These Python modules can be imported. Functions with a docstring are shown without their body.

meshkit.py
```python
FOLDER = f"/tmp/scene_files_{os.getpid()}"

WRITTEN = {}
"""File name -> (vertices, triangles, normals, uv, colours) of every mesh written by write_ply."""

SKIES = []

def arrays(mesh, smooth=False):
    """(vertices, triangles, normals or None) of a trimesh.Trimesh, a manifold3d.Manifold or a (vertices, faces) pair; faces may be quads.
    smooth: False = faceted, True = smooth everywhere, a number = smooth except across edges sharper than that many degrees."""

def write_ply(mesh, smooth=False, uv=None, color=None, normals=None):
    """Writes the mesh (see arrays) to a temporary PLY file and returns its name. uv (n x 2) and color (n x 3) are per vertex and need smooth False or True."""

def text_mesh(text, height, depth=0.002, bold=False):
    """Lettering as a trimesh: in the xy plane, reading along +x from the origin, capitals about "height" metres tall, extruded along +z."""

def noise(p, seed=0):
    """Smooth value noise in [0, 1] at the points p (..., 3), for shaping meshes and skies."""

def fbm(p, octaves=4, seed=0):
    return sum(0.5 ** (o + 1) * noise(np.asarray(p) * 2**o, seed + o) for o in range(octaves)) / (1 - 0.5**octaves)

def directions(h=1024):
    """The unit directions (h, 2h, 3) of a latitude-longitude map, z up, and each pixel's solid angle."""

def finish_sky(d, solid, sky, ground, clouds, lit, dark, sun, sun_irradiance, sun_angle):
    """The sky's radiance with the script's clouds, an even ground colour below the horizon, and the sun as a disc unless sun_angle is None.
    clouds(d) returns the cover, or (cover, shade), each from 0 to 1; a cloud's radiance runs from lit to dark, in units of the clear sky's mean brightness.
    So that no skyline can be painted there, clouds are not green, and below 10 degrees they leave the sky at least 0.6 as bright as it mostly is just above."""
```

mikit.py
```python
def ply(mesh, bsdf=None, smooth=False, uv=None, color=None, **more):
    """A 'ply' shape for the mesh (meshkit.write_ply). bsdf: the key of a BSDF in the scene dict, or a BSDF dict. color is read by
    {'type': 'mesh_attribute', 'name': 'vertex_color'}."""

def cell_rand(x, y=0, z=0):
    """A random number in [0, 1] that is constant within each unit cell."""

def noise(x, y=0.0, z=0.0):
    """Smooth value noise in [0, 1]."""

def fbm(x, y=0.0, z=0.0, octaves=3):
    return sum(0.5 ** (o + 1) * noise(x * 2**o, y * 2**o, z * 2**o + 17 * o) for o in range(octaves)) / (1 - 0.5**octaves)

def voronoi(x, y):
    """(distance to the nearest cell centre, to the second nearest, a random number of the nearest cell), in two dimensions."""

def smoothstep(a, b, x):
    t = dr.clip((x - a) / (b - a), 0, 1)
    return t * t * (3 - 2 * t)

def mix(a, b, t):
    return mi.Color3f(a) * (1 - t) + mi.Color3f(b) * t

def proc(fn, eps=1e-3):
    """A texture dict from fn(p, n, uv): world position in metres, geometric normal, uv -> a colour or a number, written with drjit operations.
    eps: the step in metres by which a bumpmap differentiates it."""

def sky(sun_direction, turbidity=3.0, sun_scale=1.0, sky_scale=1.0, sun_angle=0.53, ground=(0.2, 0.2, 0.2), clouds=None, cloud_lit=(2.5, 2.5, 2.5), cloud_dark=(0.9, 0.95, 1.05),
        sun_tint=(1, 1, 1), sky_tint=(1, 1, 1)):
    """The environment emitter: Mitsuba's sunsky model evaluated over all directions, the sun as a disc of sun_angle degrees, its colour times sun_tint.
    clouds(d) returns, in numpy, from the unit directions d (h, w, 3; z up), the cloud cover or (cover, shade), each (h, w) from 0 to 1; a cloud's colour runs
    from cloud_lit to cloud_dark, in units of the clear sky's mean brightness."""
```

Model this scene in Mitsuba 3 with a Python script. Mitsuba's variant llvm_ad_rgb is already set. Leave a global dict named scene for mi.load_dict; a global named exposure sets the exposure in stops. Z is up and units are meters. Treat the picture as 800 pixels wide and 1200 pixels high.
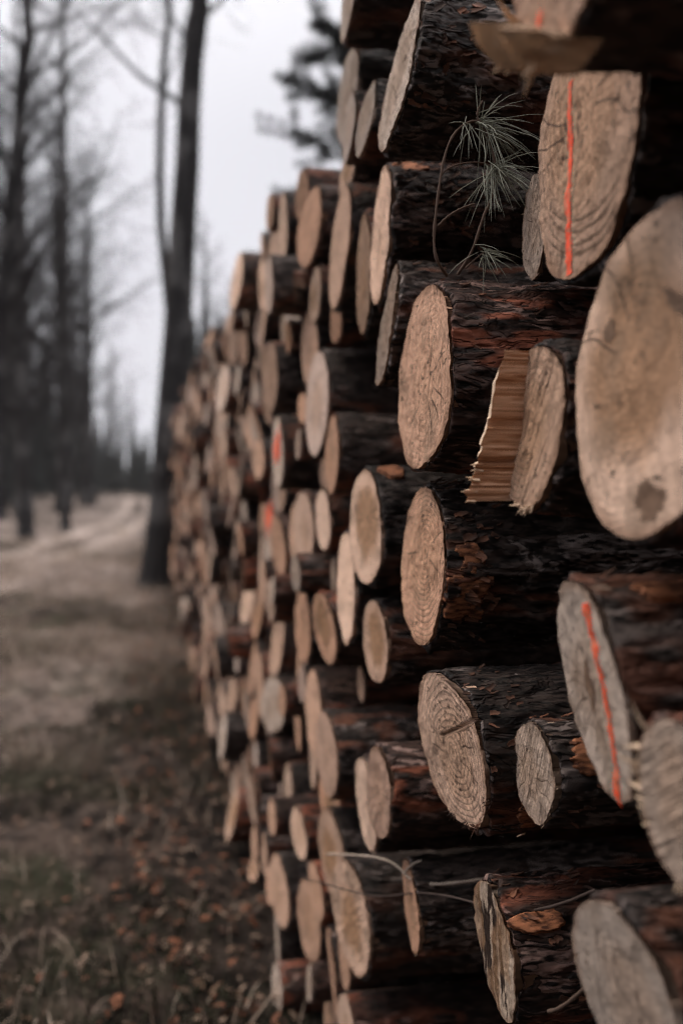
import math
import numpy as np
import drjit as dr
import mitsuba as mi
import mikit, meshkit
from scipy.interpolate import CubicSpline, PchipInterpolator
from mikit import noise, fbm, voronoi, cell_rand, smoothstep, mix

T = mi.ScalarTransform4f
scene, labels = {'type': 'scene'}, {}

# ------------------------------------------------------------------ camera, sky, exposure
EYE = 1.8
YAW, PITCH = math.atan(230 / 1167.0), math.atan(38 / 1167.0)
look = (math.sin(YAW), math.cos(YAW), -math.tan(PITCH))
scene['camera'] = {
    'type': 'thinlens', 'fov': 2 * math.degrees(math.atan(400 / 1167.0)), 'fov_axis': 'x',
    'to_world': T().look_at(origin=[0, 0, EYE], target=[look[0], look[1], EYE + look[2]], up=[0, 0, 1]),
    'aperture_radius': 0.0098, 'focus_distance': 1.57, 'near_clip': 0.05, 'far_clip': 2000.0,
    'medium': {'type': 'ref', 'id': 'haze_air'}}
exposure = 3.15


def sstep(a, b, x):
    t = np.clip((x - a) / (b - a), 0, 1)
    return t * t * (3 - 2 * t)


def overcast(d):
    up = np.clip(d[..., 2], 0, 1)
    patch = meshkit.fbm(d * 2.3 + 5.0, 3, 3)
    return np.ones(up.shape), np.clip(1.0 - sstep(0.30, 1.0, up) + 0.30 * (patch - 0.5), 0, 1)


scene['sky'] = mikit.sky((-0.45, 0.25, 0.85), turbidity=3, sun_scale=0.1, sun_angle=25, clouds=overcast,
                         cloud_lit=(2.5, 2.42, 2.46), cloud_dark=(0.94, 0.94, 1.01))
scene['haze_air'] = {'type': 'homogeneous', 'albedo': {'type': 'rgb', 'value': [0.95, 0.95, 0.96]}, 'sigma_t': 0.00035}

# ------------------------------------------------------------------ helpers


def grid_faces(rows, cols, start=0):
    i, j = np.meshgrid(np.arange(rows - 1), np.arange(cols - 1), indexing='ij')
    a = (i * cols + j + start).ravel()
    return np.vstack([np.stack([a, a + 1, a + cols + 1], 1), np.stack([a, a + cols + 1, a + cols], 1)])


def tubes(paths, sides):
    """paths: list of (points, radii) with the same point count -> vertices, faces."""
    P = np.array([p for p, _ in paths], float)
    R = np.array([r for _, r in paths], float)
    d = np.gradient(P, axis=1)
    d /= np.linalg.norm(d, axis=2, keepdims=True) + 1e-12
    ref = np.where(np.abs(d[:, :1, 2:]) < 0.9, [0, 0, 1.0], [1.0, 0, 0])
    a = np.cross(d, ref)
    a /= np.linalg.norm(a, axis=2, keepdims=True) + 1e-12
    b = np.cross(d, a)
    an = np.arange(sides) * 2 * np.pi / sides
    V = P[:, :, None] + R[:, :, None, None] * (np.cos(an)[:, None] * a[:, :, None] + np.sin(an)[:, None] * b[:, :, None])
    n, m = P.shape[:2]
    i, j = np.meshgrid(np.arange(m - 1), np.arange(sides), indexing='ij')
    q = np.stack([i * sides + j, i * sides + (j + 1) % sides, (i + 1) * sides + (j + 1) % sides, (i + 1) * sides + j], -1).reshape(-1, 4)
    f = np.vstack([q[:, [0, 1, 2]], q[:, [0, 2, 3]]])
    F = (f[None] + (np.arange(n) * m * sides)[:, None, None]).reshape(-1, 3)
    return V.reshape(-1, 3), F


def join(parts):
    vs, fs, at = [], [], 0
    for v, f in parts:
        vs.append(v)
        fs.append(f + at)
        at += len(v)
    return np.vstack(vs), np.vstack(fs)


counts = {}


def key(name):
    n = counts.get(name, 0)
    counts[name] = n + 1
    return name if n == 0 else f'{name}_{n:03d}'


def tag(k, label, category=None, group=None, kind=None):
    labels[k] = {'label': label}
    if category:
        labels[k]['category'] = category
    if group:
        labels[k]['group'] = group
    if kind:
        labels[k]['kind'] = kind


# ------------------------------------------------------------------ materials
def matte(tex, rough=0.8, spec=0.25, bump=None, bump_scale=1.0):
    b = {'type': 'principled', 'base_color': tex, 'roughness': rough, 'specular': spec}
    if bump is not None:
        b = {'type': 'bumpmap', 'arbitrary': bump, 'scale': bump_scale, 'bsdf': b}
    return {'type': 'twosided', 'bsdf': b}


def rgb(*c):
    return {'type': 'rgb', 'value': list(c)}


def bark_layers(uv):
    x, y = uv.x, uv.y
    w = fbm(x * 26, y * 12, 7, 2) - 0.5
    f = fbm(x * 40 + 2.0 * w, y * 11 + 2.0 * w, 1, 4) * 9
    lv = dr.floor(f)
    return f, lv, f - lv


def bark_height(p, n, uv):
    f, lv, t = bark_layers(uv)
    return 0.0026 * (lv + smoothstep(0.0, 0.22, t)) + 0.004 * fbm(uv.x * 150, uv.y * 45, 3, 3)


def bark_color(p, n, uv):
    x, y = uv.x, uv.y
    f, lv, t = bark_layers(uv)
    fine = fbm(x * 170, y * 42, 5, 3)
    big = fbm(x * 8, y * 3.4, 9, 3)
    c = mix([0.006, 0.004, 0.0035], [0.042, 0.029, 0.025], smoothstep(0.25, 0.75, fine))
    tone = cell_rand(lv, dr.floor(x * 9), dr.floor(y * 4))
    c = mix(c, mi.Color3f(0.22, 0.18, 0.17), smoothstep(0.60, 1.0, tone) * smoothstep(0.35, 0.6, fine) * 0.8)  # pale plates, painted in as highlights glimmering on the bark
    red = smoothstep(0.50, 0.62, big) * smoothstep(0.30, 0.62, noise(x * 60, y * 17, 2))
    c = mix(c, mix([0.085, 0.030, 0.018], [0.30, 0.11, 0.06], fine), red * 0.6)
    own = cell_rand(dr.floor(x / 3.7 + 0.02), 5)
    c = mix(c, c * mi.Color3f(1.35, 1.05, 0.95), smoothstep(0.5, 0.9, own)) * (0.75 + 0.7 * cell_rand(dr.floor(x / 3.7 + 0.02), 6))
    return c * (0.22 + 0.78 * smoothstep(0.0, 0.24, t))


def grain(kind):
    def color(p, n, uv):
        i = dr.floor(uv.x / 4 + 0.5)
        x, y = uv.x - 4 * i, uv.y
        h1, h2, h3, h4 = cell_rand(i, 1), cell_rand(i, 2), cell_rand(i, 3), cell_rand(i, 4)
        rr = dr.sqrt(x * x + y * y)
        cx, cy = x - (h1 - 0.5) * 0.35, y - (h2 - 0.5) * 0.35
        cx += 0.10 * (noise(x * 2.2, y * 2.2, i) - 0.5)
        cy += 0.10 * (noise(x * 2.2, y * 2.2, i + 31) - 0.5)
        r = dr.sqrt(cx * cx + cy * cy)
        ph = r * (13 + 10 * h3) + 0.5 * fbm(cx * 4, cy * 4, i, 2)
        ring = ph - dr.floor(ph)
        late = smoothstep(0.45, 0.93, ring) * (1 - smoothstep(0.93, 1.0, ring))
        a = (h4 - 0.5) * 2.4
        su, sv = x * dr.cos(a) + y * dr.sin(a), y * dr.cos(a) - x * dr.sin(a)
        saw = 0.6 * noise(su * 34, sv * 2.0, i) + 0.4 * noise(su * 75, sv * 3.0, i + 4)
        pale, tan = mi.Color3f(0.79, 0.555, 0.425), mi.Color3f(0.64, 0.36, 0.235)
        if kind == 'weathered':
            pale, tan = mi.Color3f(0.58, 0.475, 0.405), mi.Color3f(0.49, 0.37, 0.295)
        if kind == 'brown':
            pale, tan = mi.Color3f(0.50, 0.325, 0.235), mi.Color3f(0.40, 0.25, 0.165)  # on log K this darker tone also paints in shade from the log above
        c = mix(pale, tan, cell_rand(i, 6)) * (0.66 + 0.46 * cell_rand(i, 8))
        c = mix(c, mi.Color3f(dr.mean(c) * 0.92), smoothstep(0.66, 0.95, cell_rand(i, 9)) * (0.45 if kind == 'fresh' else 0.0))
        heart = 1 - smoothstep(0.22 + 0.25 * h2, 0.60 + 0.25 * h2, r + 0.30 * (fbm(x * 4, y * 2.5, i + 3, 3) - 0.5))
        amount = {'fresh': 0.42 * cell_rand(i, 7), 'weathered': 0.25, 'heart': 0.9, 'ringed': 0.35, 'rotten': 0.3, 'brown': 0.5}[kind]
        c = mix(c, mi.Color3f(0.40, 0.225, 0.125), heart * amount)
        c *= 1 - {'fresh': 0.20, 'weathered': 0.24, 'heart': 0.26, 'ringed': 0.5, 'rotten': 0.2, 'brown': 0.26}[kind] * late
        c *= 0.78 + 0.40 * saw
        c *= 0.72 + 0.26 * noise(x * 120, y * 120, i) + 0.32 * noise(su * 170, sv * 22, i)
        dirt = smoothstep(0.50, 0.74, fbm(x * 2.6, y * 2.6, i * 3.1, 4))
        c = mix(c, mi.Color3f(0.21, 0.145, 0.10), dirt * (0.30 + 0.35 * h3))
        speck = smoothstep(0.72, 0.80, noise(x * 26, y * 26, i + 7)) * smoothstep(0.5, 0.7, noise(x * 6, y * 6, i + 9))
        c = mix(c, mi.Color3f(0.09, 0.055, 0.038), speck * 0.8)
        ang = dr.atan2(cy, cx) * (9 / math.pi)
        sec = dr.floor(ang + 0.5 + 0.5 * noise(r * 3.5, i))
        off = dr.abs(ang + 0.5 * noise(r * 3.5, i) - sec) * r
        crack = (1 - smoothstep(0.006, 0.05, off)) * smoothstep(0.62, 0.66, cell_rand(sec, i)) * smoothstep(0.2, 0.34, r) * (1 - smoothstep(0.5 + 0.5 * h1, 0.65 + 0.5 * h1, r))
        c = mix(c, mi.Color3f(0.07, 0.04, 0.028), crack * 0.85)
        if kind == 'rotten':
            g = fbm(x * 6.5 + 0.5 * noise(x * 3, y * 3, 5), y * 1.1, 3, 4)
            c = mix(mi.Color3f(0.03, 0.018, 0.013), mi.Color3f(0.40, 0.31, 0.24), smoothstep(0.44, 0.58, g))
            c = mix(c, mi.Color3f(0.26, 0.15, 0.085), smoothstep(0.55, 0.65, noise(x * 3, y * 1.2, 8)) * 0.6) * (0.7 + 0.5 * noise(x * 60, y * 20, 2))
        pith = 1 - smoothstep(0.012, 0.035, r)
        c = mix(c, mi.Color3f(0.12, 0.065, 0.035), pith * 0.8)
        rim = smoothstep(0.86, 0.97, rr + 0.05 * (noise(x * 12, y * 12, i) - 0.5))
        return mix(c, mi.Color3f(0.20, 0.105, 0.06), rim * 0.55)

    def height(p, n, uv):
        i = dr.floor(uv.x / 4 + 0.5)
        x, y = uv.x - 4 * i, uv.y
        h1, h2, h3, h4 = cell_rand(i, 1), cell_rand(i, 2), cell_rand(i, 3), cell_rand(i, 4)
        a = (h4 - 0.5) * 2.4
        su, sv = x * dr.cos(a) + y * dr.sin(a), y * dr.cos(a) - x * dr.sin(a)
        return 0.0040 * noise(su * 34, sv * 2.0, i) + 0.0020 * noise(su * 75, sv * 3.0, i + 4) + 0.0026 * fbm(x * 50, y * 50, i, 3)
    return matte(mikit.proc(color), 0.75, 0.2, mikit.proc(height, eps=0.0012))


def split_color(p, n, uv):
    f = 0.55 * fbm(uv.x * 110, uv.y * 5, 0, 3) + 0.45 * noise(uv.x * 700, uv.y * 9, 4)
    c = mix([0.36, 0.175, 0.09], [0.66, 0.41, 0.27], smoothstep(0.28, 0.72, f))
    return mix(c, mi.Color3f(0.16, 0.065, 0.03), smoothstep(0.62, 0.72, noise(uv.x * 120, uv.y * 3, 9)) * 0.6)


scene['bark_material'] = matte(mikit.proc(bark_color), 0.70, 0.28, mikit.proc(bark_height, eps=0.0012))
scene['fresh_wood'] = grain('fresh')
scene['weathered_wood'] = grain('weathered')
scene['heart_wood'] = grain('heart')
scene['ringed_wood'] = grain('ringed')
scene['rotten_wood'] = grain('rotten')
scene['brown_shaded_wood'] = grain('brown')
scene['split_wood'] = matte(mikit.proc(split_color), 0.75, 0.2)
scene['torn_wood'] = matte(mikit.proc(lambda p, n, uv: mix([0.42, 0.28, 0.185], [0.86, 0.69, 0.54], smoothstep(0.25, 0.75, fbm(uv.x * 260, uv.y * 18, 0, 3)))), 0.75, 0.2)
scene['fibre_wood'] = matte(rgb(0.62, 0.46, 0.33), 0.7, 0.2)
scene['orange_paint'] = {'type': 'mask', 'opacity': mikit.proc(lambda p, n, uv: dr.select(0.45 + 1.5 * (fbm(p.y * 480, p.z * 480, p.x * 480, 3) - 0.5) + 0.9 * (noise(p.y * 110, p.z * 110, p.x * 110) - 0.5) < 1.1 * (1 - dr.abs(uv.x)), mi.Float(1), mi.Float(0))),
                         'bsdf': matte(mikit.proc(lambda p, n, uv: mix([0.90, 0.085, 0.025], [0.66, 0.17, 0.09], smoothstep(0.35, 0.75, fbm(p.y * 160, p.z * 160, p.x * 160, 3)))), 0.6, 0.3)}
scene['dark_stain'] = matte(mikit.proc(lambda p, n, uv: mix([0.06, 0.035, 0.024], [0.30, 0.19, 0.13], fbm(p.y * 90, p.z * 90, p.x * 90, 3))), 0.8, 0.2)
scene['inner_bark'] = matte(mikit.proc(lambda p, n, uv: mix([0.06, 0.022, 0.013], [0.42, 0.17, 0.085], smoothstep(0.25, 0.72, fbm(p.x * 70, p.y * 190, p.z * 190, 4)))), 0.75, 0.25)
scene['flake_bark'] = matte(mikit.proc(lambda p, n, uv: mix([0.024, 0.014, 0.011], [0.25, 0.105, 0.06], dr.square(noise(p.x * 45, p.y * 45, p.z * 45)))), 0.75, 0.3)
scene['twig_bark'] = matte(rgb(0.11, 0.072, 0.055), 0.8, 0.25)
scene['pale_twig'] = matte(rgb(0.36, 0.29, 0.24), 0.8, 0.25)
scene['dark_twig'] = matte(rgb(0.06, 0.042, 0.036), 0.8, 0.25)
scene['needle_green'] = matte(rgb(0.21, 0.215, 0.165), 0.45, 0.5)
scene['far_needles'] = matte(rgb(0.010, 0.014, 0.013), 0.7, 0.3)
scene['branch_bark'] = matte(rgb(0.013, 0.011, 0.012), 0.85, 0.2)
scene['vertex_matte'] = matte({'type': 'mesh_attribute', 'name': 'vertex_color'}, 0.85, 0.2)


def trunk_color(p, n, uv):
    f = fbm(p.x * 6, p.y * 6, p.z * 1.6, 3)
    c = mix([0.006, 0.0056, 0.006], [0.028, 0.026, 0.027], f)
    return mix(c, mi.Color3f(0.075, 0.072, 0.072), smoothstep(0.48, 0.66, fbm(p.x * 2.2, p.y * 2.2, p.z * 1.5, 3)) * 0.85)


scene['trunk_bark'] = matte(mikit.proc(trunk_color), 0.9, 0.2)


def ground_color(p, n, uv):
    big = fbm(p.x * 0.45, p.y * 0.45, 0, 4)
    fine = fbm(p.x * 9, p.y * 9, 4, 4)
    c = mix([0.010, 0.008, 0.007], [0.085, 0.063, 0.052], smoothstep(0.25, 0.8, fine))
    c = mix(c, mi.Color3f(0.026, 0.028, 0.016), smoothstep(0.50, 0.64, fbm(p.x * 1.7, p.y * 1.7, 8, 3)) * 0.7)
    straw = smoothstep(0.26, 0.56, big + 0.25 * (fine - 0.5))
    c = mix(c, mix([0.085, 0.066, 0.057], [0.29, 0.237, 0.208], fine) * (0.62 + 0.8 * fbm(p.x * 1.1, p.y * 0.8, 3, 3)), straw * smoothstep(5.0, 12.0, p.y) * 0.92)  # straw fades out near the camera, painting vignetting into the ground colour
    foot_shade = 1 - smoothstep(0.35, 1.5, dr.abs(p.x - 0.85) + 0.9 * (big - 0.5))  # shade along the stack foot, painted into the ground colour
    return mix(c, mi.Color3f(0.010, 0.008, 0.007), foot_shade * 0.9)


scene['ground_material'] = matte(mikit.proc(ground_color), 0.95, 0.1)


def track_color(p, n, uv):
    fine = fbm(p.x * 7, p.y * 4, 4, 4)
    c = mix([0.17, 0.135, 0.117], [0.36, 0.30, 0.265], fine)
    return mix(c, mi.Color3f(0.13, 0.10, 0.075), smoothstep(0.5, 0.65, fbm(p.x * 1.1, p.y * 0.5, 2, 3)) * 0.7)


scene['track_material'] = matte(mikit.proc(track_color), 0.95, 0.1)

# ------------------------------------------------------------------ ground


def ground_z(x, y):
    p = np.stack([x, y, 0 * x], -1)
    near = 1 - sstep(14, 40, y)
    z = 0.30 * (meshkit.fbm(p * 0.30, 3, 11) - 0.5) + near * (0.16 * (meshkit.fbm(p * 1.6, 3, 5) - 0.5) + 0.10 * (meshkit.fbm(p * 5.0, 2, 6) - 0.5))
    z = z * (1 - 0.75 * np.exp(-((x - 1.6) / 1.6) ** 2))
    for s in (-0.75, 0.75):
        z = z - 0.09 * np.exp(-((x - track_x(y) - s) / 0.28) ** 2)
    return z


def track_x(y):
    return -0.45 - 3.1 * np.exp(-((y - 9) / 24.0) ** 2) - 0.004 * np.maximum(y - 60, 0)


ys = np.concatenate([np.arange(-12, 0, 0.5), np.arange(0, 14, 0.07), 14 * (320 / 14.0) ** np.linspace(0, 1, 150)])
xs = np.concatenate([-4 - 120 * np.linspace(1, 0, 60)[:-1] ** 2.2, np.arange(-4, 1.2, 0.07), 1.2 + 120 * np.linspace(0, 1, 50) ** 2.2])
Y, X = np.meshgrid(ys, xs, indexing='ij')
Z = ground_z(X, Y)
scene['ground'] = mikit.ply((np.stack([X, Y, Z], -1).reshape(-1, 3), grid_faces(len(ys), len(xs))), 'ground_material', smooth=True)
tag('ground', 'dark forest floor with moss, leaf litter and pale dry grass', kind='structure')
ys = 11 * (104 / 11.0) ** np.linspace(0, 1, 160)
parts = []
for s in (-0.75, 0.75):
    us = np.linspace(-1, 1, 9)
    Y, U = np.meshgrid(ys, us, indexing='ij')
    wob = 0.16 * (meshkit.fbm(np.stack([Y * 0.8, U * 0.7 + s * 9, 0 * Y], -1), 3, 21) - 0.5)
    X = track_x(Y) + s + U * (0.34 + wob)
    parts.append((np.stack([X, Y, ground_z(X, Y) + 0.004 + 0.012 * (1 - U ** 2)], -1).reshape(-1, 3), grid_faces(len(ys), len(us))))
scene['forest_track'] = mikit.ply(join(parts), 'track_material', smooth=True)
tag('forest_track', 'pale sandy wheel ruts of the forest track', kind='structure')

# grass, moss and leaves
rng = np.random.default_rng(5)


def blades(n, x0, x1, y0, y1, h0, h1, w, cols, seed, power=1.0, clump=0.5, lean=0.7):
    r = np.random.default_rng(seed)
    x = r.uniform(x0, x1, n * 3)
    y = y0 + (y1 - y0) * r.uniform(0, 1, n * 3) ** power
    d = meshkit.fbm(np.stack([x * 1.5, y * 1.5, 0 * x], -1), 3, seed)
    keep = np.where(d > clump - 0.05 + 0.10 * r.uniform(0, 1, n * 3))[0][:n]
    x, y = x[keep], y[keep]
    keep = x < 0.50 + 0.3 * r.normal(0, 0.3, len(x))
    if h1 > 0.2:
        keep &= r.uniform(0, 1, len(x)) < (0.50 + 0.5 * sstep(3.0, 8.0, y)) * (1 - 0.80 * sstep(-0.9, 0.2, x) * (1 - sstep(7, 12, y)))
    x, y = x[keep], y[keep]
    n = len(x)
    z = ground_z(x, y)
    h, a = r.uniform(h0, h1, n), r.uniform(0, 2 * np.pi, n)
    le = r.uniform(0.15, 1.0, n) * lean
    b = r.uniform(0, 2 * np.pi, n)
    base = np.stack([x, y, z - 0.01], -1)
    side = np.stack([np.cos(b), np.sin(b), 0 * b], -1) * (w * r.uniform(0.6, 1.4, n))[:, None]
    dirn = np.stack([np.cos(a) * le, np.sin(a) * le, np.sqrt(np.maximum(0.05, 1 - le ** 2))], -1)
    mid = base + dirn * h[:, None] * 0.6
    tip = base + dirn * h[:, None] + np.stack([np.cos(a), np.sin(a), -0.7 + 0 * a], -1) * (h * 0.28 * le)[:, None]
    V = np.stack([base - side, base + side, mid + side * 0.7, mid - side * 0.7, tip], 1)
    F = (np.array([[0, 1, 2], [0, 2, 3], [3, 2, 4]])[None] + (np.arange(n) * 5)[:, None, None]).reshape(-1, 3)
    cols = np.array(cols)
    t = r.uniform(0, 1, n)
    i = r.integers(0, len(cols), n)
    j = r.integers(0, len(cols), n)
    C = cols[i] * t[:, None] + cols[j] * (1 - t[:, None])
    return V.reshape(-1, 3), F, np.repeat(C, 5, 0)


straw = [(0.37, 0.29, 0.23), (0.24, 0.18, 0.14), (0.48, 0.40, 0.33), (0.12, 0.088, 0.068)]
v, f, c = blades(85000, -9, 1.0, 1.6, 30, 0.06, 0.205, 0.0038, straw, 3, 1.3, 0.49, 0.97)
scene['dry_grass'] = mikit.ply((v, f), 'vertex_matte', color=c)
tag('dry_grass', 'matted dry straw-coloured grass beside the log stack', 'grass', kind='stuff')
green = [(0.034, 0.040, 0.022), (0.062, 0.060, 0.036), (0.036, 0.028, 0.021), (0.018, 0.021, 0.013)]
v, f, c = blades(60000, -6, 1.0, 1.6, 16, 0.04, 0.13, 0.0032, green, 9, 1.3, 0.50, 0.8)
scene['moss_tufts'] = mikit.ply((v, f), 'vertex_matte', color=c)
tag('moss_tufts', 'low dark green moss and ground plants in the foreground', 'moss', kind='stuff')


def leaves(n, seed, x0, x1, y0, y1, cols):
    r = np.random.default_rng(seed)
    x, y = r.uniform(x0, x1, n), y0 + (y1 - y0) * r.uniform(0, 1, n) ** 1.6
    z = ground_z(x, y) + r.uniform(0.004, 0.035, n)
    s, a = r.uniform(0.014, 0.032, n), r.uniform(0, 6.28, n)
    t = r.normal(0, 0.35, (n, 2))
    q = np.array([(-1, 0, 0), (-0.3, 0.5, 0.18), (0.5, 0.42, 0.15), (1, 0, -0.05), (0.5, -0.42, 0.2), (-0.3, -0.5, 0.12)])
    lx = q[None, :, 0] * s[:, None]
    ly = q[None, :, 1] * s[:, None]
    V = np.stack([x[:, None] + lx * np.cos(a)[:, None] - ly * np.sin(a)[:, None], y[:, None] + lx * np.sin(a)[:, None] + ly * np.cos(a)[:, None],
                  z[:, None] + q[None, :, 2] * s[:, None] + lx * t[:, :1] + ly * t[:, 1:]], -1)
    F = (np.array([[0, 1, 5], [1, 2, 5], [2, 4, 5], [2, 3, 4]])[None] + (np.arange(n) * 6)[:, None, None]).reshape(-1, 3)
    cols = np.array(cols)
    return V.reshape(-1, 3), F, np.repeat(cols[r.integers(0, len(cols), n)] * r.uniform(0.7, 1.2, (n, 1)), 6, 0)


v, f, c = leaves(7000, 4, -7, 0.75, 1.8, 22, [(0.12, 0.075, 0.05), (0.20, 0.14, 0.105), (0.08, 0.048, 0.034), (0.17, 0.125, 0.095), (0.16, 0.072, 0.045), (0.05, 0.034, 0.026)])
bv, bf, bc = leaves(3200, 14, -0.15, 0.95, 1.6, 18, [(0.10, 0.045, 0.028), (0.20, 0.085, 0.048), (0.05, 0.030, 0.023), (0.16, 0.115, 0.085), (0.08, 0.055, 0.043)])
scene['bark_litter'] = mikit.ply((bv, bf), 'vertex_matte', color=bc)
tag('bark_litter', 'bark scraps and wood chips strewn along the foot of the stack', 'bark scraps', kind='stuff')
scene['leaf_litter'] = mikit.ply((v, f), 'vertex_matte', color=c)
tag('leaf_litter', 'fallen brown leaves scattered over the forest floor', 'leaves', kind='stuff')

# ------------------------------------------------------------------ the log stack
NAMES = 'G K L N H M A C B P X D Y J Z U Y5 T1 Y2 F T Q Z2 S1 S2 E Z8 Z7 Y3 Z3 Z6 Y4 Z4 X0 Z10 Z5 R Z9'.split()
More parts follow.
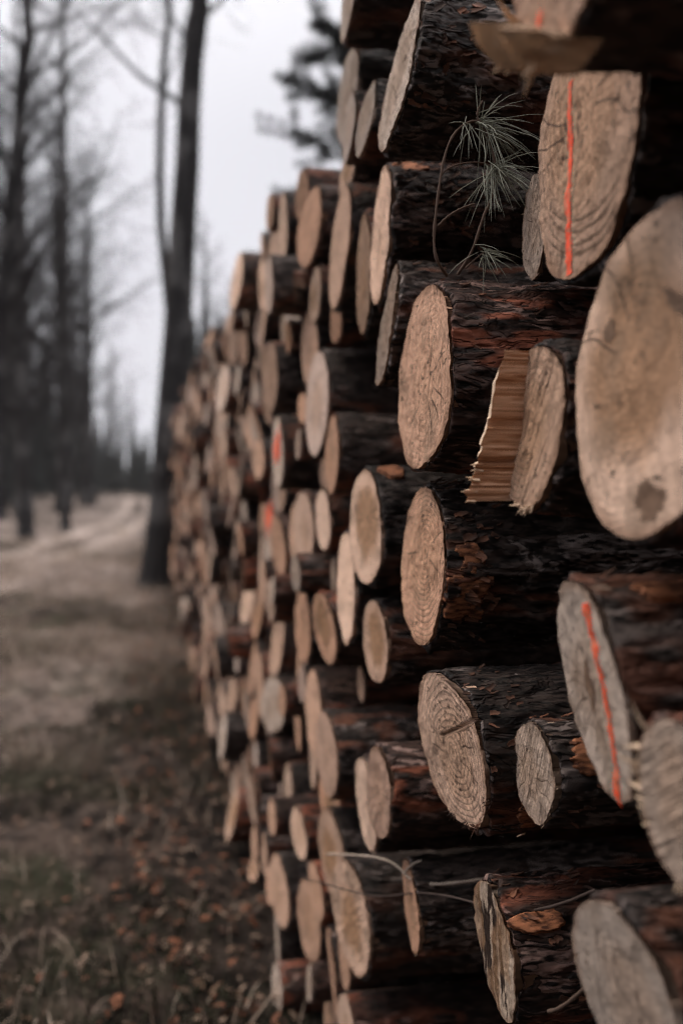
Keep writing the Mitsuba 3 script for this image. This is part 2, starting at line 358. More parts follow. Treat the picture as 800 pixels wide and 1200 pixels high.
# y, z, radius, set-back of the end from the stack's front (mm), slant of the cut (degrees), lean of the cut (percent); the first ones are the nearest
ROWS = [tuple(int(v) for v in r.split(',')) for r in '''938,1908,173,0,1,5 1166,2227,180,35,-3,3 1054,1559,126,0,-7,-19 968,1241,111,0,5,-16 1242,1868,118,0,-4,12 810,1507,85,-30,-2,-9 1700,1977,169,-19,1,5 1595,1347,141,0,6,-16 
1774,1642,148,0,1,4 1482,1054,110,40,-5,-9 1835,2553,140,-30,-2,19 1378,1367,80,60,0,-2 2111,2327,147,1,-5,5 1537,2210,89,120,-9,0 1956,2109,124,-23,-7,14 2220,1689,136,-9,4,-1 
2684,2432,172,22,-2,7 894,2295,105,-121,0,0 2399,2303,146,26,-5,0 2426,697,146,0,9,-4 2446,1529,145,-8,-2,1 2032,887,99,50,-5,-7 2971,2030,171,8,2,4 2064,1125,100,-13,3,-2 
2257,1040,114,2,1,-7 2228,1427,100,17,4,0 2739,1024,130,-4,3,-4 3006,1079,146,4,1,0 2258,2625,88,0,1,18 2739,1869,115,12,-1,5 2796,1374,112,0,6,-11 2449,2672,88,0,-1,7 
3196,1641,132,3,5,-2 2419,3020,145,0,-2,11 3419,358,132,-50,7,-2 2971,1677,98,27,3,-3 2458,369,111,0,3,-4 3157,652,88,-20,8,-6 2785,721,130,18,7,-3 2821,356,130,27,-5,-9 
2697,2843,130,47,2,5 3044,2573,130,-3,7,9 3130,378,130,8,8,0 3140,1337,130,-9,2,0 3207,2229,130,25,3,-1 3389,1891,130,-55,1,-1 3428,2656,130,-31,-1,-1 3533,2164,130,-61,4,0 
3923,1145,150,10,1,14 3734,1551,129,-10,5,-9 4100,1580,150,1,0,5 2926,552,89,-3,5,-5 2993,2360,88,8,2,3 4046,2465,150,-20,-4,13 4139,942,145,-36,0,0 3565,113,130,-37,-4,-3 
3290,2443,98,-96,1,-2 3478,1600,130,26,5,-2 3521,951,130,31,-3,-3 3922,2223,120,-36,-1,-7 3762,939,110,-26,18,7 3553,642,130,1,0,3 4394,1441,131,1,-4,4 4414,952,128,-35,0,14 
3216,2720,82,3,7,-1 3313,67,87,-72,4,5 2883,2701,75,83,5,8 2639,504,104,27,-3,2 2834,2250,63,41,5,1 2815,1205,57,111,-2,-1 2922,1503,68,50,-6,0 4500,2686,133,-94,6,11 
4227,1812,113,-33,-7,-19 4472,1198,123,-8,4,12 3241,898,130,42,-4,3 4534,2113,149,-7,3,1 3028,79,99,62,3,4 3758,734,93,-38,-5,-10 3952,431,98,-55,-12,5 3237,1125,68,4,2,3 
4784,1812,123,-52,-4,10 3723,274,94,-36,5,14 4289,2028,109,-26,-2,-32 3954,1386,91,-42,0,3 4515,728,116,-20,3,14 3051,1509,61,-46,6,-4 3599,1360,82,-57,5,-3 4710,201,124,-105,1,24 
4502,338,123,-34,4,-10 5062,1185,137,9,6,20 3008,235,56,-10,-1,6 3082,1806,67,56,5,-11 5001,2486,122,-17,5,-6 4041,1883,85,-47,9,2 4252,2630,112,-5,2,-3 5180,1417,122,-26,-11,-9 
3355,644,66,-82,5,3 3807,2818,74,-29,4,2 3137,2410,56,-32,-13,-8 5426,2550,130,-26,2,-5 5072,485,124,-120,1,14 3019,792,108,58,8,-6 5485,2294,130,-82,11,13 5464,1484,121,-13,-2,5 
3888,1747,118,15,7,-9 4745,694,98,-31,-1,-6 4810,2054,118,5,10,-2 3275,2037,54,13,9,-1 3391,2288,58,-19,3,-5 3163,1914,52,-18,3,6 4901,330,105,-22,3,-6 4027,2767,150,43,12,17 
4283,1117,80,15,-9,1 3358,1044,56,-46,6,3 4398,2481,94,0,8,7 3803,2390,83,31,6,0 3960,2026,78,-1,-6,-13 4371,179,81,-34,2,4 4323,1642,80,2,3,8 4322,436,80,-44,-2,-10 
4743,1162,123,6,-8,15 6817,2008,150,-16,4,-9 5601,798,126,-120,1,-11 4450,539,82,-18,1,1 3593,449,61,-79,1,-6 3469,1413,56,-64,-1,8 4595,1364,82,-57,-5,4 5228,651,102,-61,8,17 
5337,162,112,-14,7,-7 4590,1529,82,-72,2,-11 5521,2007,106,17,0,-20 6592,2196,141,-13,10,2 4074,545,66,-55,-2,-18 5343,2112,98,13,3,-10 5640,1632,107,-24,1,16 
6196,1275,128,-111,-1,10 4963,703,118,-17,5,-5 3863,591,83,16,-6,11 3720,1101,56,67,-2,5 5755,984,113,-85,12,-13 4898,1603,114,-20,1,-3 4328,2798,70,5,-1,-9 5611,2683,97,-25,-2,-2 
5644,1840,100,-49,1,-13 5105,2121,103,18,-3,7 5110,2309,83,-36,4,12 3712,1736,56,4,6,10 3279,512,69,39,5,-5 5721,2461,150,-8,2,-12 5853,1355,97,-14,-7,21 4485,2333,75,14,3,-22 
6591,1624,126,-115,5,-8 5275,1789,83,-46,14,-11 3884,288,60,-48,5,-8 4106,2115,91,-2,6,-9 5460,1130,119,32,0,-3 6219,1765,107,-32,4,-10 4594,504,64,-32,-2,5 5247,1069,80,-67,-4,9 
7372,1842,131,-18,1,3 5890,1550,100,-120,-9,-15 4590,1044,69,-120,-11,-18 5183,272,75,-18,2,7 4000,727,109,0,3,-16 4427,46,61,-30,11,29 8154,2144,150,-91,-4,13 
6479,234,107,-92,9,-7 5718,75,90,-34,-7,4 6953,2449,104,14,-6,0 4945,2182,66,-34,-3,10 5835,2193,139,-28,-2,7 4591,1792,58,-42,-9,-14 8230,1834,136,-33,-5,3 3192,186,71,39,2,2 
5718,2005,80,-59,7,-4 5222,1960,94,32,2,4 4731,2245,86,8,0,0 7758,1327,122,-68,0,2 5655,1146,75,-7,5,-11 5915,2583,78,-34,1,-20 5525,77,92,-30,4,6 9424,439,145,0,-3,0 
6028,1421,88,-106,4,-19 7582,1956,107,-27,7,7 5449,1720,102,-12,-4,-8 6228,219,83,-56,4,-7 7718,1087,115,-55,15,-15 4828,2573,56,-81,-3,15 8782,2570,133,-78,-1,9 
7507,832,99,-1,-2,-9 4714,2571,56,-29,0,-7 7587,209,114,-120,-2,-6 7473,2183,142,11,0,-20 8598,654,147,5,12,-14 6035,1126,71,-15,-2,4 7973,2572,145,-27,5,13 5412,1307,62,-45,-7,-2 
8304,781,150,2,1,5 5627,2150,71,15,5,-11 7371,217,100,-71,2,7 7096,2650,140,-18,6,-4 5944,446,75,-56,9,8 6387,746,96,-74,3,9 5996,1264,70,-41,-3,-10 6600,2721,87,-66,5,0 
6089,398,75,-56,-1,-14 9343,118,133,-74,8,4 6830,2248,88,-86,7,12 5794,2668,68,-23,1,13 6997,489,92,-92,6,16 8986,1830,133,-64,7,5 4443,1871,108,2,12,-14 5265,2717,100,-32,4,13 
10446,1508,150,-65,1,-3 9003,1156,132,-12,7,-2 6433,1960,142,-3,3,-11 5012,872,56,-53,4,2 7304,796,105,8,5,19 7935,817,98,-16,1,-13 6212,1952,77,-23,-3,-6 8773,2020,150,-62,6,9 
7586,2403,103,-107,7,-16 7250,1028,131,-14,12,10 6063,2566,69,-97,4,-21 7383,2408,98,-19,2,-4 3553,2435,122,28,8,7 9986,116,131,-80,0,-6 6278,409,112,-35,1,-4 8935,123,138,-5,3,-15 
8050,426,95,-46,3,-2 5748,1241,56,-23,-1,-13 7572,1229,87,-61,13,-12 8218,539,105,-19,6,-5 6436,1004,68,-62,6,-3 6644,93,108,-75,-6,5 6188,1078,67,-44,1,-19 7802,2030,85,-25,-3,-2 
6950,1829,71,-26,-4,21 6343,2282,120,-8,13,2 6653,321,85,-68,-2,5 11865,285,145,-55,17,8 9701,555,112,-70,-2,-4 12850,2482,150,-55,9,21 10093,1683,115,-59,4,16 
4165,1300,135,13,-7,-6 10534,1915,117,-90,-4,-8 8354,2610,98,-39,-1,-19 10195,2660,112,-48,14,-3 6520,414,75,-24,4,14 9695,1025,107,-53,1,-16 9516,1183,130,-31,1,6 
4884,2318,81,36,1,-3 8605,1364,94,-92,-2,3 5625,216,77,-44,-10,10 7405,2651,73,-59,0,9 10372,974,111,-52,-8,-3 8476,2460,93,-76,7,-1 12790,2180,138,-50,-9,1 10188,1480,107,-58,2,8 
9704,327,114,-37,-12,-1 10747,1083,113,-56,-3,7 9257,1225,130,-33,3,-2 9276,1576,150,-20,8,3 5609,1316,99,-7,1,-12 8273,1025,85,-101,-3,-27 4917,994,97,-46,3,-16 
10902,221,110,-109,-3,16 8077,684,95,-3,12,0 6175,57,72,-36,5,9 3916,871,56,-12,6,-12 7804,2783,124,-9,3,-6 10364,2055,101,-58,-3,-22 7051,98,113,-53,12,7 12264,1880,119,-92,10,-13 
7281,2274,68,-106,5,4 5102,1701,110,18,12,23 7493,1364,68,-32,-5,-16 8220,64,79,-120,4,-2 8275,1577,78,-78,11,-2 8001,2789,71,-48,-3,-19 11865,1443,150,-28,3,-1 
13194,1408,123,-81,1,6 12230,1269,113,-62,6,-11 10168,1279,93,-36,-3,-14 9807,2209,89,-104,5,2 11381,1685,116,-44,2,3 9886,642,90,-83,-12,-4 11274,864,102,-54,7,-8 
6086,1602,101,-44,0,-3 11336,2022,101,-94,3,-6 12524,1805,114,-93,5,-10 4843,524,96,16,-2,7 17036,2333,150,-104,1,9 8814,2778,78,-82,-6,11 7628,2848,61,-30,13,24 
11762,2399,124,-61,9,11 7929,570,91,-20,7,7 9073,717,75,3,2,-11 9528,234,83,-95,4,0 9908,323,88,-57,-11,-5 11308,666,97,-27,-3,12 7051,1044,67,-17,4,1 13349,1219,119,-71,5,5 
7594,701,56,1,-4,0 14872,693,130,-58,-1,-6 7289,512,90,-75,-5,3 6214,2692,127,22,9,-11 6841,981,150,2,7,11 9621,1872,79,-80,6,-4 9260,2723,76,-79,8,3 10059,2486,107,-6,7,3 
6441,2597,112,-19,4,-2 8093,202,107,-43,3,-8 16212,2275,150,-33,3,15 14143,2481,146,-25,11,-1 10718,330,86,-86,-1,-27 15677,436,150,-84,12,8 9628,2148,77,-65,8,-2 
13488,603,107,-115,4,-9 11831,550,94,-41,-7,2 10461,2289,150,-31,-4,-7 15015,2278,117,-58,-7,-10 11445,537,90,-47,-5,4 10784,1279,84,-74,16,0 11227,1550,87,-61,7,4 
7763,526,79,-38,4,13 9140,66,74,-20,3,17 12383,737,93,-120,2,5 15008,2680,112,-92,5,21 11591,1736,94,-46,3,12 8387,1459,83,-18,-7,12 15998,2447,122,-33,0,0 10594,657,112,-30,0,3 
8403,1224,150,-15,-5,7 9601,1456,111,-12,-11,11 17166,1906,150,-28,1,12 11589,1093,85,-102,-4,0 7693,2533,64,4,7,-4 11551,2537,89,-36,1,8 12924,1763,99,-93,-5,17 
11601,689,126,-20,9,0 14596,1915,105,-53,-5,-6 11973,1655,86,-61,-6,2 17747,1415,126,-120,4,-4 12184,642,87,-120,-2,5 18851,2266,134,-91,-5,10 16456,629,117,-66,13,12 
11049,2398,87,-41,-1,-12 11744,1645,83,-55,-7,-17 14527,1096,150,-29,-10,-1 12404,1642,85,-84,9,-16 20194,882,150,-77,7,0 16062,153,135,-28,3,-2 7597,550,67,-35,-3,-11 
11561,2368,78,-66,-6,-3 9398,810,78,-19,8,-17 12083,1526,82,-65,14,-26 14986,1362,150,-31,4,-2 14303,293,106,-56,-8,-6 10926,2502,72,-50,6,-3 5974,83,98,-4,15,4 
16023,1642,105,-37,-4,6 10189,888,90,-28,5,0 9097,2315,59,-81,7,-16 11110,730,108,-10,9,-22 19294,1579,140,-71,-1,1 11966,810,78,-50,-10,1 15858,1317,101,-90,1,9 
15422,1285,121,-37,7,-19 13787,2583,86,-103,1,0 16549,1590,103,-51,6,19 15603,674,97,-49,-3,0 12374,2471,85,-46,7,7 12242,236,75,-89,2,-4 19168,2400,117,-120,-5,-10 
16947,1322,103,-112,-4,26 15439,373,94,-92,1,7 10270,1631,62,-73,10,-5 10758,729,65,-28,-2,11 9015,904,119,-18,3,-10 17850,1663,107,-86,11,0 18501,899,111,-89,-3,-4 
14069,1626,84,-85,1,6 17965,1874,131,-49,6,-22 9207,429,63,31,15,-16 19951,1991,117,-55,5,-13 13144,1087,122,-43,-3,1 16016,890,113,-15,4,3 17907,396,105,-66,-4,0 
18957,2488,110,-92,9,-4 21593,2241,133,-91,2,-15 11309,2782,66,-85,3,-13 11268,2643,66,-55,5,1 15574,1135,91,-38,7,-19 14713,290,90,-59,7,2 12528,1499,102,-50,3,-1 
16434,897,150,-19,4,-4 11852,1767,78,-40,0,7 18665,730,123,-16,1,8 12333,901,76,-37,5,-16 10730,181,61,-30,-2,3 16880,2591,150,-9,10,2 20817,524,117,-82,0,0 8683,1566,120,-21,3,-22 
14878,1140,88,-31,3,11 17095,746,110,-25,9,-9 8354,2019,84,-72,-3,2 12913,1405,80,-41,10,-6 19718,2480,126,-110,7,23 5274,2381,95,9,6,14 16570,2046,91,-66,15,-15 
18271,2676,100,-81,-9,15 14153,1486,78,-104,4,-5 6093,2199,117,-1,7,-13 9175,1860,56,-63,7,-2 18516,231,101,-120,6,-14 7291,2555,74,20,6,-8 15456,789,88,-50,11,-13 
14866,2810,79,-73,0,15 10716,2741,57,-59,-5,7 7590,2678,112,-2,7,22 13078,2615,69,-78,4,27 15345,2193,97,-53,-8,16 12979,327,69,-100,-7,13 16752,1639,88,-58,6,10 
12640,1954,73,-88,16,4 11233,46,61,-99,-6,5 13186,754,69,-99,-7,10 18862,1103,96,-118,-6,5 20010,268,111,-55,7,11 12325,2139,115,-4,-3,5 11070,2184,126,-27,6,9 
16542,104,119,-21,3,-9 13198,300,150,-39,9,-1 21541,1393,108,-71,7,3 15614,83,98,-28,-2,6 16074,1076,80,-49,-2,9 13861,849,94,-14,4,4 17238,2501,111,-57,8,-7 20591,453,111,-48,4,20 
7590,1462,68,-20,8,6 15216,2076,75,-32,1,11 10747,2545,106,27,2,-4 12035,2276,76,-35,2,4 17069,1665,93,-60,10,14 8832,1360,132,-30,3,-21 14946,324,83,-59,2,6 13124,888,76,-29,6,7 
20561,2235,101,-76,7,-34 8679,2737,61,0,1,-3 10433,532,90,-54,1,26 15088,1018,75,-26,2,3 9150,211,69,10,3,-2 21016,1830,98,-110,8,-3 18971,2065,99,-19,-2,-5 9290,2363,112,-36,5,15 
15405,1728,131,-26,11,-5 13847,2745,85,28,3,6 7483,2537,64,32,2,-3 21437,2411,96,-120,3,-7 13427,257,81,-85,7,-16 8550,80,95,-34,1,-7 17050,1485,87,-41,-4,1 17492,62,77,-68,-2,-2 
16681,2190,77,-35,-3,2 7133,651,118,21,1,-13 14759,1852,65,-72,-2,6 6241,617,97,9,3,3 17115,2670,96,-30,3,17 13298,910,98,-27,1,14 7124,853,83,9,12,-13 11858,2656,87,-31,-5,-3 
17772,774,89,-30,-6,18 20540,1824,86,-81,1,-8 12095,882,68,-27,5,17 20343,2698,83,-120,-6,-13 21948,1230,89,-106,-5,23 17633,687,72,-45,-6,-3 14777,2019,101,-16,3,-10 
8513,1918,102,-9,7,4 17282,2127,98,-44,7,4 19560,1889,93,-41,-1,3 6273,2481,90,-11,4,15 15584,955,62,-20,0,-11 15728,2101,88,-31,7,0 16224,844,64,-41,1,5 9256,304,69,26,3,6 
17565,1853,83,-50,-2,-6 15188,2539,67,-56,2,0 6638,1841,93,33,16,-16 14614,2312,60,2,-6,8 13533,402,97,-43,1,-5 8869,354,101,29,8,-18 17421,287,76,-65,-11,18 6001,1764,80,18,11,1 
7914,1006,90,-37,1,3 15292,1924,93,-33,5,-7 13377,410,58,-47,2,-5 12939,522,129,11,2,16 15631,1986,60,-40,3,-12 10382,1754,102,-35,0,-20 18329,1792,73,-73,10,-1 
19591,423,88,-10,2,16 17223,213,65,-107,9,-9 20777,1140,87,-76,7,16 6626,511,67,-32,2,-3 17658,2734,66,-53,-6,-14 21607,131,146,-87,6,22 7841,70,85,-40,0,-7 19730,679,97,-17,-4,8 
19954,1182,102,-72,2,8 18096,1013,65,-29,-5,0 5232,2229,61,-3,12,-27 14049,1304,129,-43,4,-18 11139,210,126,-76,-2,-13 21885,1629,141,-18,5,-4 21359,1289,74,-61,5,10 
11203,1396,66,-35,1,10 20920,1973,72,-73,-3,6 21982,2091,90,-59,-5,-5 20494,55,70,-110,-3,-19 10004,1363,88,-19,-5,-5 17159,588,58,-64,7,-1 15219,1368,81,-45,-5,-17 
8995,1567,129,-2,7,-4 16703,1776,56,-93,8,8 10021,2099,150,9,12,-6 11148,2754,96,-8,1,6 18691,1473,62,-110,8,4 17468,2629,150,-9,9,-12 21190,177,71,-116,5,-5 13933,2093,78,-18,7,3 
17352,919,57,-60,3,0 18748,558,67,-22,-10,8 19423,745,100,-15,-8,-13 16906,2149,74,-39,11,-7 19359,904,70,-72,-4,10 18085,1161,70,-44,0,-12 19587,754,62,-89,2,-11 
10568,1712,86,-35,7,-9 18220,1006,57,-69,-7,-7 16107,2676,131,-37,1,1 15252,2376,106,-4,4,15 9752,728,67,6,11,13 20973,2110,72,-48,8,4 15401,2587,150,-3,-2,3 16085,551,74,-54,9,-13 
12649,2565,66,-8,8,0 13056,1996,89,-68,-1,-6 19241,224,131,-58,-4,1 14291,709,97,-12,5,10 19902,614,60,-83,4,0 9415,1379,89,-18,-4,-4 12818,1211,121,-18,7,3 17353,143,82,-70,10,-2 
14205,2018,84,-34,2,10 19244,662,96,-2,3,3 11014,2631,83,7,7,1 14179,2229,106,8,8,-19 19805,544,56,-26,-1,20 9041,310,75,21,-2,-1 14127,641,79,-73,-10,0 14580,435,104,-59,-2,6 
21684,1717,77,-48,-5,26 17499,1026,122,-6,-5,-7 19736,451,58,-9,4,11 13867,426,97,-53,-5,2 17807,2577,150,-32,-1,4 16764,186,115,-32,8,8 21539,402,125,-42,-8,3 
11431,2676,93,-39,6,1 8687,428,93,9,0,1 13597,1531,78,-30,-1,4 9814,38,56,-55,-7,-4 8638,1014,91,-3,7,1 13767,1008,89,-20,5,5 18179,2102,68,-24,7,-6 17691,935,88,-23,-2,-1 
15832,87,102,-14,10,13 14785,2632,115,-39,-8,12 13673,2698,74,27,-8,0 13675,41,56,-39,6,-15 17306,463,132,-25,13,5 20092,2155,96,2,5,2 12424,2690,94,-3,4,1 15097,1702,56,-33,6,2 
14824,1739,63,-33,2,-26 21719,1473,85,-62,-4,12 17421,771,104,3,-10,-20 14720,92,107,-24,11,8 14936,2100,75,10,-1,-16 14020,519,81,-91,10,7 16782,398,96,-49,6,10 
15488,2342,108,-10,17,3 12520,2565,62,1,3,3 8624,2368,80,-28,4,-7 17364,1225,116,-21,10,8 17833,1001,66,-10,6,-8 12670,899,80,-16,14,-22 18929,511,118,1,12,-8 
14353,2591,88,-44,14,-2 20470,2025,125,-12,-2,9 21564,1594,93,-15,-14,4 16586,1075,82,-33,-3,-7 14071,2701,84,-2,5,8 20359,1720,121,-7,13,-4 11470,2835,68,-7,10,-4 
16598,1256,98,-32,8,4 18259,589,107,-17,9,2 16253,223,66,-48,7,16 18713,2068,106,0,7,6 14235,2713,79,-25,5,12 17608,1638,135,-4,16,13 9486,1654,72,-10,-7,5 15833,2625,119,-33,7,-7 
10648,2414,56,-8,3,-25 18724,1825,80,-61,-3,-7 20808,1831,108,-32,5,-10 17369,1862,56,-23,-5,-5 20411,1235,104,-55,-8,-7 19273,1015,68,-82,-3,14 10801,62,77,-29,4,8 
17444,1760,68,-73,-2,2 21377,1790,145,-13,0,9 11707,2592,75,-23,9,-13 20348,377,128,27,12,2 21284,61,76,-60,16,8 16966,2012,74,-8,0,20 21220,1229,75,-41,-4,-11 
13598,2320,81,-10,8,-16 12073,350,72,-27,-3,6 13663,160,56,-28,-1,0 20440,551,67,-38,-8,7 14730,2795,56,18,4,-21 14464,1458,77,-73,0,22 15676,840,83,28,-4,1 15173,2202,56,-38,7,-4 
17016,189,86,-23,-4,5 19100,2203,89,-21,13,-3 19433,270,64,-54,-4,9 14008,1969,65,-40,-3,-8 19061,351,87,-27,1,1 17962,1073,80,10,3,-12 21995,276,56,-29,5,-9 
17076,2112,73,-22,1,-22 21013,567,82,-71,1,3 17505,406,68,-31,2,10 18237,1133,70,-2,6,-16 557,480,176,684,1,1 1383,134,154,567,6,3 -251,379,176,695,0,-4 -632,648,176,696,-1,1 
198,1772,176,732,-1,14 -369,1295,176,560,-1,-7 512,2141,176,664,7,-10 -627,2160,176,621,-2,5 -798,1428,176,742,4,3 859,2678,176,662,-6,-3 353,1287,176,789,3,3 144,732,176,616,6,0 
-620,225,176,563,1,3 -785,2687,176,637,2,-2 642,828,176,590,4,12 1477,467,176,557,3,-14 -148,2374,176,606,0,5 700,108,128,620,-9,0 3404,1232,130,61,13,-6 596,2463,156,650,8,-3 
-220,2780,176,795,0,-4 1739,811,176,778,-1,4 1081,578,176,750,4,5 567,1601,175,577,-1,-1 1090,241,157,568,-1,-4 295,141,161,582,-6,5 -318,1627,159,563,3,4 -99,1078,169,733,0,-1 
1236,2871,176,755,-2,2 -799,948,166,738,-1,-7 1994,154,174,773,-3,-6 349,2971,176,707,4,-3 -324,788,161,568,-1,-7 2103,2842,176,635,1,-7 23,2978,137,608,5,2 2458,112,132,645,9,-3 
270,2392,172,699,0,-2 -169,65,85,572,-1,-3 1579,2890,166,600,2,-5 2473,2022,144,616,-1,-5 -604,1821,162,773,1,9 1987,1404,141,574,5,-8 56,2054,139,575,5,1 -627,2991,166,701,3,9 
-505,2480,166,774,1,5 1136,1056,137,707,-1,2 50,1476,154,600,4,-10 1410,1638,165,792,11,1 1558,2581,137,713,4,8 2106,620,176,617,1,-4 119,405,151,651,-2,7 1701,1096,111,591,3,6 
179,2678,127,554,10,5 823,2969,116,597,0,-4 822,337,124,582,11,2 2712,130,120,6,6,1 -899,1873,136,728,11,2 1255,808,112,571,4,1 2568,1280,130,574,3,2 1687,52,72,702,2,10 
746,1163,122,578,-4,2 1764,461,110,568,11,-4 1185,2530,123,781,-8,4 -530,1031,114,627,7,-12 -195,1927,142,576,1,0 2744,1627,126,96,-4,2 2225,348,119,797,0,4 2129,1943,114,780,1,0 
-877,425,143,646,6,-1 -854,50,70,767,7,6 -12,151,92,760,5,-3 1436,2006,96,679,3,-6 1927,1835,97,682,0,7 639,1869,101,645,-2,-10 464,1021,86,748,-1,3 2704,2098,98,229,2,7 
793,2129,89,714,8,1 3592,1816,86,71,1,-9 1871,3056,110,723,3,-6 1795,2320,95,723,3,-10 -383,60,80,557,-2,0 1723,268,86,687,2,8 1306,1202,86,793,-1,1 2480,931,93,774,5,-1 
-835,2366,110,567,0,6 1456,765,93,689,7,0 -273,2144,85,617,-1,4 1444,2375,97,564,5,5 189,1069,96,610,3,10 2547,1795,90,666,-2,-3 596,2881,86,614,1,-4 -671,1181,90,775,-1,-13 
-376,3069,97,581,-1,6 2305,1238,88,784,0,3 1197,1386,98,646,7,-3 -488,2765,92,646,1,7 434,2648,90,687,-2,2 958,914,90,624,2,-7 793,601,88,718,4,4 1838,2788,94,678,6,-9 
-892,3032,102,728,4,0 1040,3059,95,703,-6,-1 -82,1728,86,682,4,0 931,49,69,794,4,3 3323,1474,69,9,-1,8 -550,1601,63,634,-3,-2 2259,2131,75,792,-4,-5 -424,2008,76,558,2,2 
1932,394,70,729,2,-4 2104,2555,80,564,1,-4 792,1689,65,796,-6,-4 2215,3067,64,723,3,-8 -163,626,66,680,8,-7 299,1998,70,586,10,6 1623,2347,72,796,1,1 -885,2163,81,776,16,5 
333,382,64,649,5,1 2027,1631,64,792,1,9 -192,3056,82,750,1,3 1825,1240,78,636,5,-3 -875,660,67,793,5,3 743,1354,68,768,2,0 406,762,68,562,-11,6 2225,92,64,604,5,-3 
-129,1311,63,733,7,3 1322,980,63,753,8,-8 2438,1135,64,663,4,2 -878,1186,78,610,8,-2 2622,847,71,96,6,-5 1864,603,63,724,7,3 908,763,68,697,-2,-4 -404,2272,65,551,5,-6 
1399,3056,69,684,8,-1 581,2700,65,787,3,-4 -795,1700,63,691,5,-3 590,3070,82,770,2,0 1903,1041,79,721,8,5 3599,1159,77,70,-8,-4 2228,841,76,619,-3,-2 84,1246,78,651,-4,5 
316,924,81,562,-1,-1 281,1539,71,733,0,-10 -45,553,69,795,1,1 892,1036,48,602,4,-3 471,1892,61,663,7,-5 1003,2906,59,699,5,-7 2887,151,55,85,-4,2 525,251,54,654,-5,5 
1775,1442,52,575,-3,-2 518,44,61,779,7,-6 1408,2697,52,774,1,-1 1283,329,54,705,1,0 712,2274,61,667,0,3 65,2491,54,744,4,2 1586,126,48,794,-1,0 2605,266,52,718,9,5 
944,2467,50,638,10,-7 2352,503,59,661,1,0 3387,786,53,84,-7,0 2604,2650,59,611,-1,4 -130,2151,47,558,8,8 -674,1617,50,645,3,5 2332,2797,56,732,7,1 -103,767,61,766,4,-14 
-52,2580,50,586,-4,0 282,2134,53,628,-2,4 314,501,57,796,-4,2 2330,1875,60,785,2,-6 914,1661,46,561,6,-8 1680,2211,53,574,-2,4 91,2241,50,798,9,1 2140,1287,50,602,3,-3 
-494,449,61,798,3,0 -202,1449,50,581,1,2 359,619,61,638,8,0 1417,1857,52,670,5,5 1565,261,47,790,2,7 1455,1216,48,697,1,-3 1532,905,47,670,9,-4 1530,1840,49,572,4,0 
1324,2628,46,595,1,-3 2378,2558,46,575,6,0 1349,659,54,638,3,6 1174,1703,59,589,5,-7 621,1384,48,605,-1,-1 -503,1495,52,641,1,6 -323,1076,47,795,7,-11 -404,2130,46,594,1,-7 
102,53,50,619,2,6 552,1159,60,747,-2,-3 856,1375,46,640,-3,-7 2298,2470,48,772,7,5 -45,289,48,650,4,-6 809,2423,48,595,5,12 -867,208,61,574,-1,-1 4,2684,48,722,1,5 
3561,1969,58,0,0,5 2585,2216,58,696,2,-5 18,2780,49,650,5,-3 4066,58,73,52,7,8 3861,106,121,3,-7,-10 4052,244,112,18,-3,16 4211,124,85,57,-3,3 4521,142,72,10,18,3 
4250,282,75,73,4,-11 4155,415,85,79,7,-4 3746,460,91,-31,-4,3 4254,668,150,44,2,-1 3771,1333,90,49,-3,12 4494,1676,92,108,-5,10 4596,890,63,39,6,17 3755,1965,134,72,0,-9 
4273,2280,141,65,-1,-1 3724,2249,77,35,3,4 4592,2473,98,40,-4,-5 3814,2584,109,15,10,14 3653,2726,103,54,2,8 5142,82,97,-14,-1,-13 4925,88,103,-22,4,18 5838,179,67,-8,7,-8 
5043,220,72,56,7,2 5968,277,94,-41,-4,4 5769,355,121,34,9,21 5485,278,74,97,-3,3 5332,430,140,-90,0,-7 4707,408,82,13,-3,-15 5570,450,98,15,10,7 5734,592,117,6,4,-8 
5474,617,93,47,13,6 5949,622,99,24,1,16 5834,785,99,34,4,-14 5375,761,80,81,-2,-9 4611,48,57,7,8,8 6091,187,56,30,-8,2 6059,822,127,37,3,15 5133,807,79,60,2,2 4831,845,74,24,3,-1 
5275,900,89,-21,10,-15 5442,931,79,79,-4,2 6088,537,62,47,10,-6 5115,969,84,11,8,16 4750,966,71,3,5,5 5574,987,63,-26,-4,-14 5949,999,80,14,-5,-12 5871,1156,93,20,-2,-7 
6086,1005,56,23,7,1 5281,1233,86,42,2,2 4878,1360,115,28,-3,-2 5713,1461,77,31,-1,11 4744,1494,74,43,-8,-5 5009,1472,56,70,-5,8 5286,1608,94,87,9,-6 4703,1635,70,80,-2,1 
5820,1740,101,40,3,3 5009,1915,122,111,11,-2 5395,1884,68,21,-9,-11 5909,1944,119,42,2,-14 6086,1884,65,61,-1,6 4604,1917,57,78,1,-1 6080,2016,64,-10,-3,1 5979,2402,113,1,-5,4 
4773,2442,83,70,6,-7 5218,2545,76,4,-6,15 5111,2641,66,110,4,7 4942,2721,120,94,8,-14 4734,2714,86,60,-1,9 5454,2752,72,-4,7,-9 6009,2681,56,25,1,4 5115,2801,69,-7,4,-14 
6344,81,96,71,-3,-7 7461,62,77,-2,12,0 7292,60,75,65,-7,3 6843,222,128,-49,-9,2 7594,37,56,63,9,-17 7158,325,136,35,-11,-4 7473,412,117,34,0,1 6889,40,58,-24,8,-9 
6796,456,109,13,4,2 6425,556,95,26,3,-2 6722,705,148,95,6,-6 7444,635,106,93,-6,-12 6956,767,91,70,-1,1 6538,871,98,-9,-2,-3 6277,922,110,2,-5,-5 7494,1045,112,75,4,-27 
6615,1034,81,0,-1,7 6329,1098,72,19,-7,9 6974,1160,71,79,4,5 6491,1155,91,-16,1,2 6705,1147,62,10,1,-2 7124,1204,84,40,0,-5 7376,1231,107,133,7,3 6637,1349,150,20,4,-8 
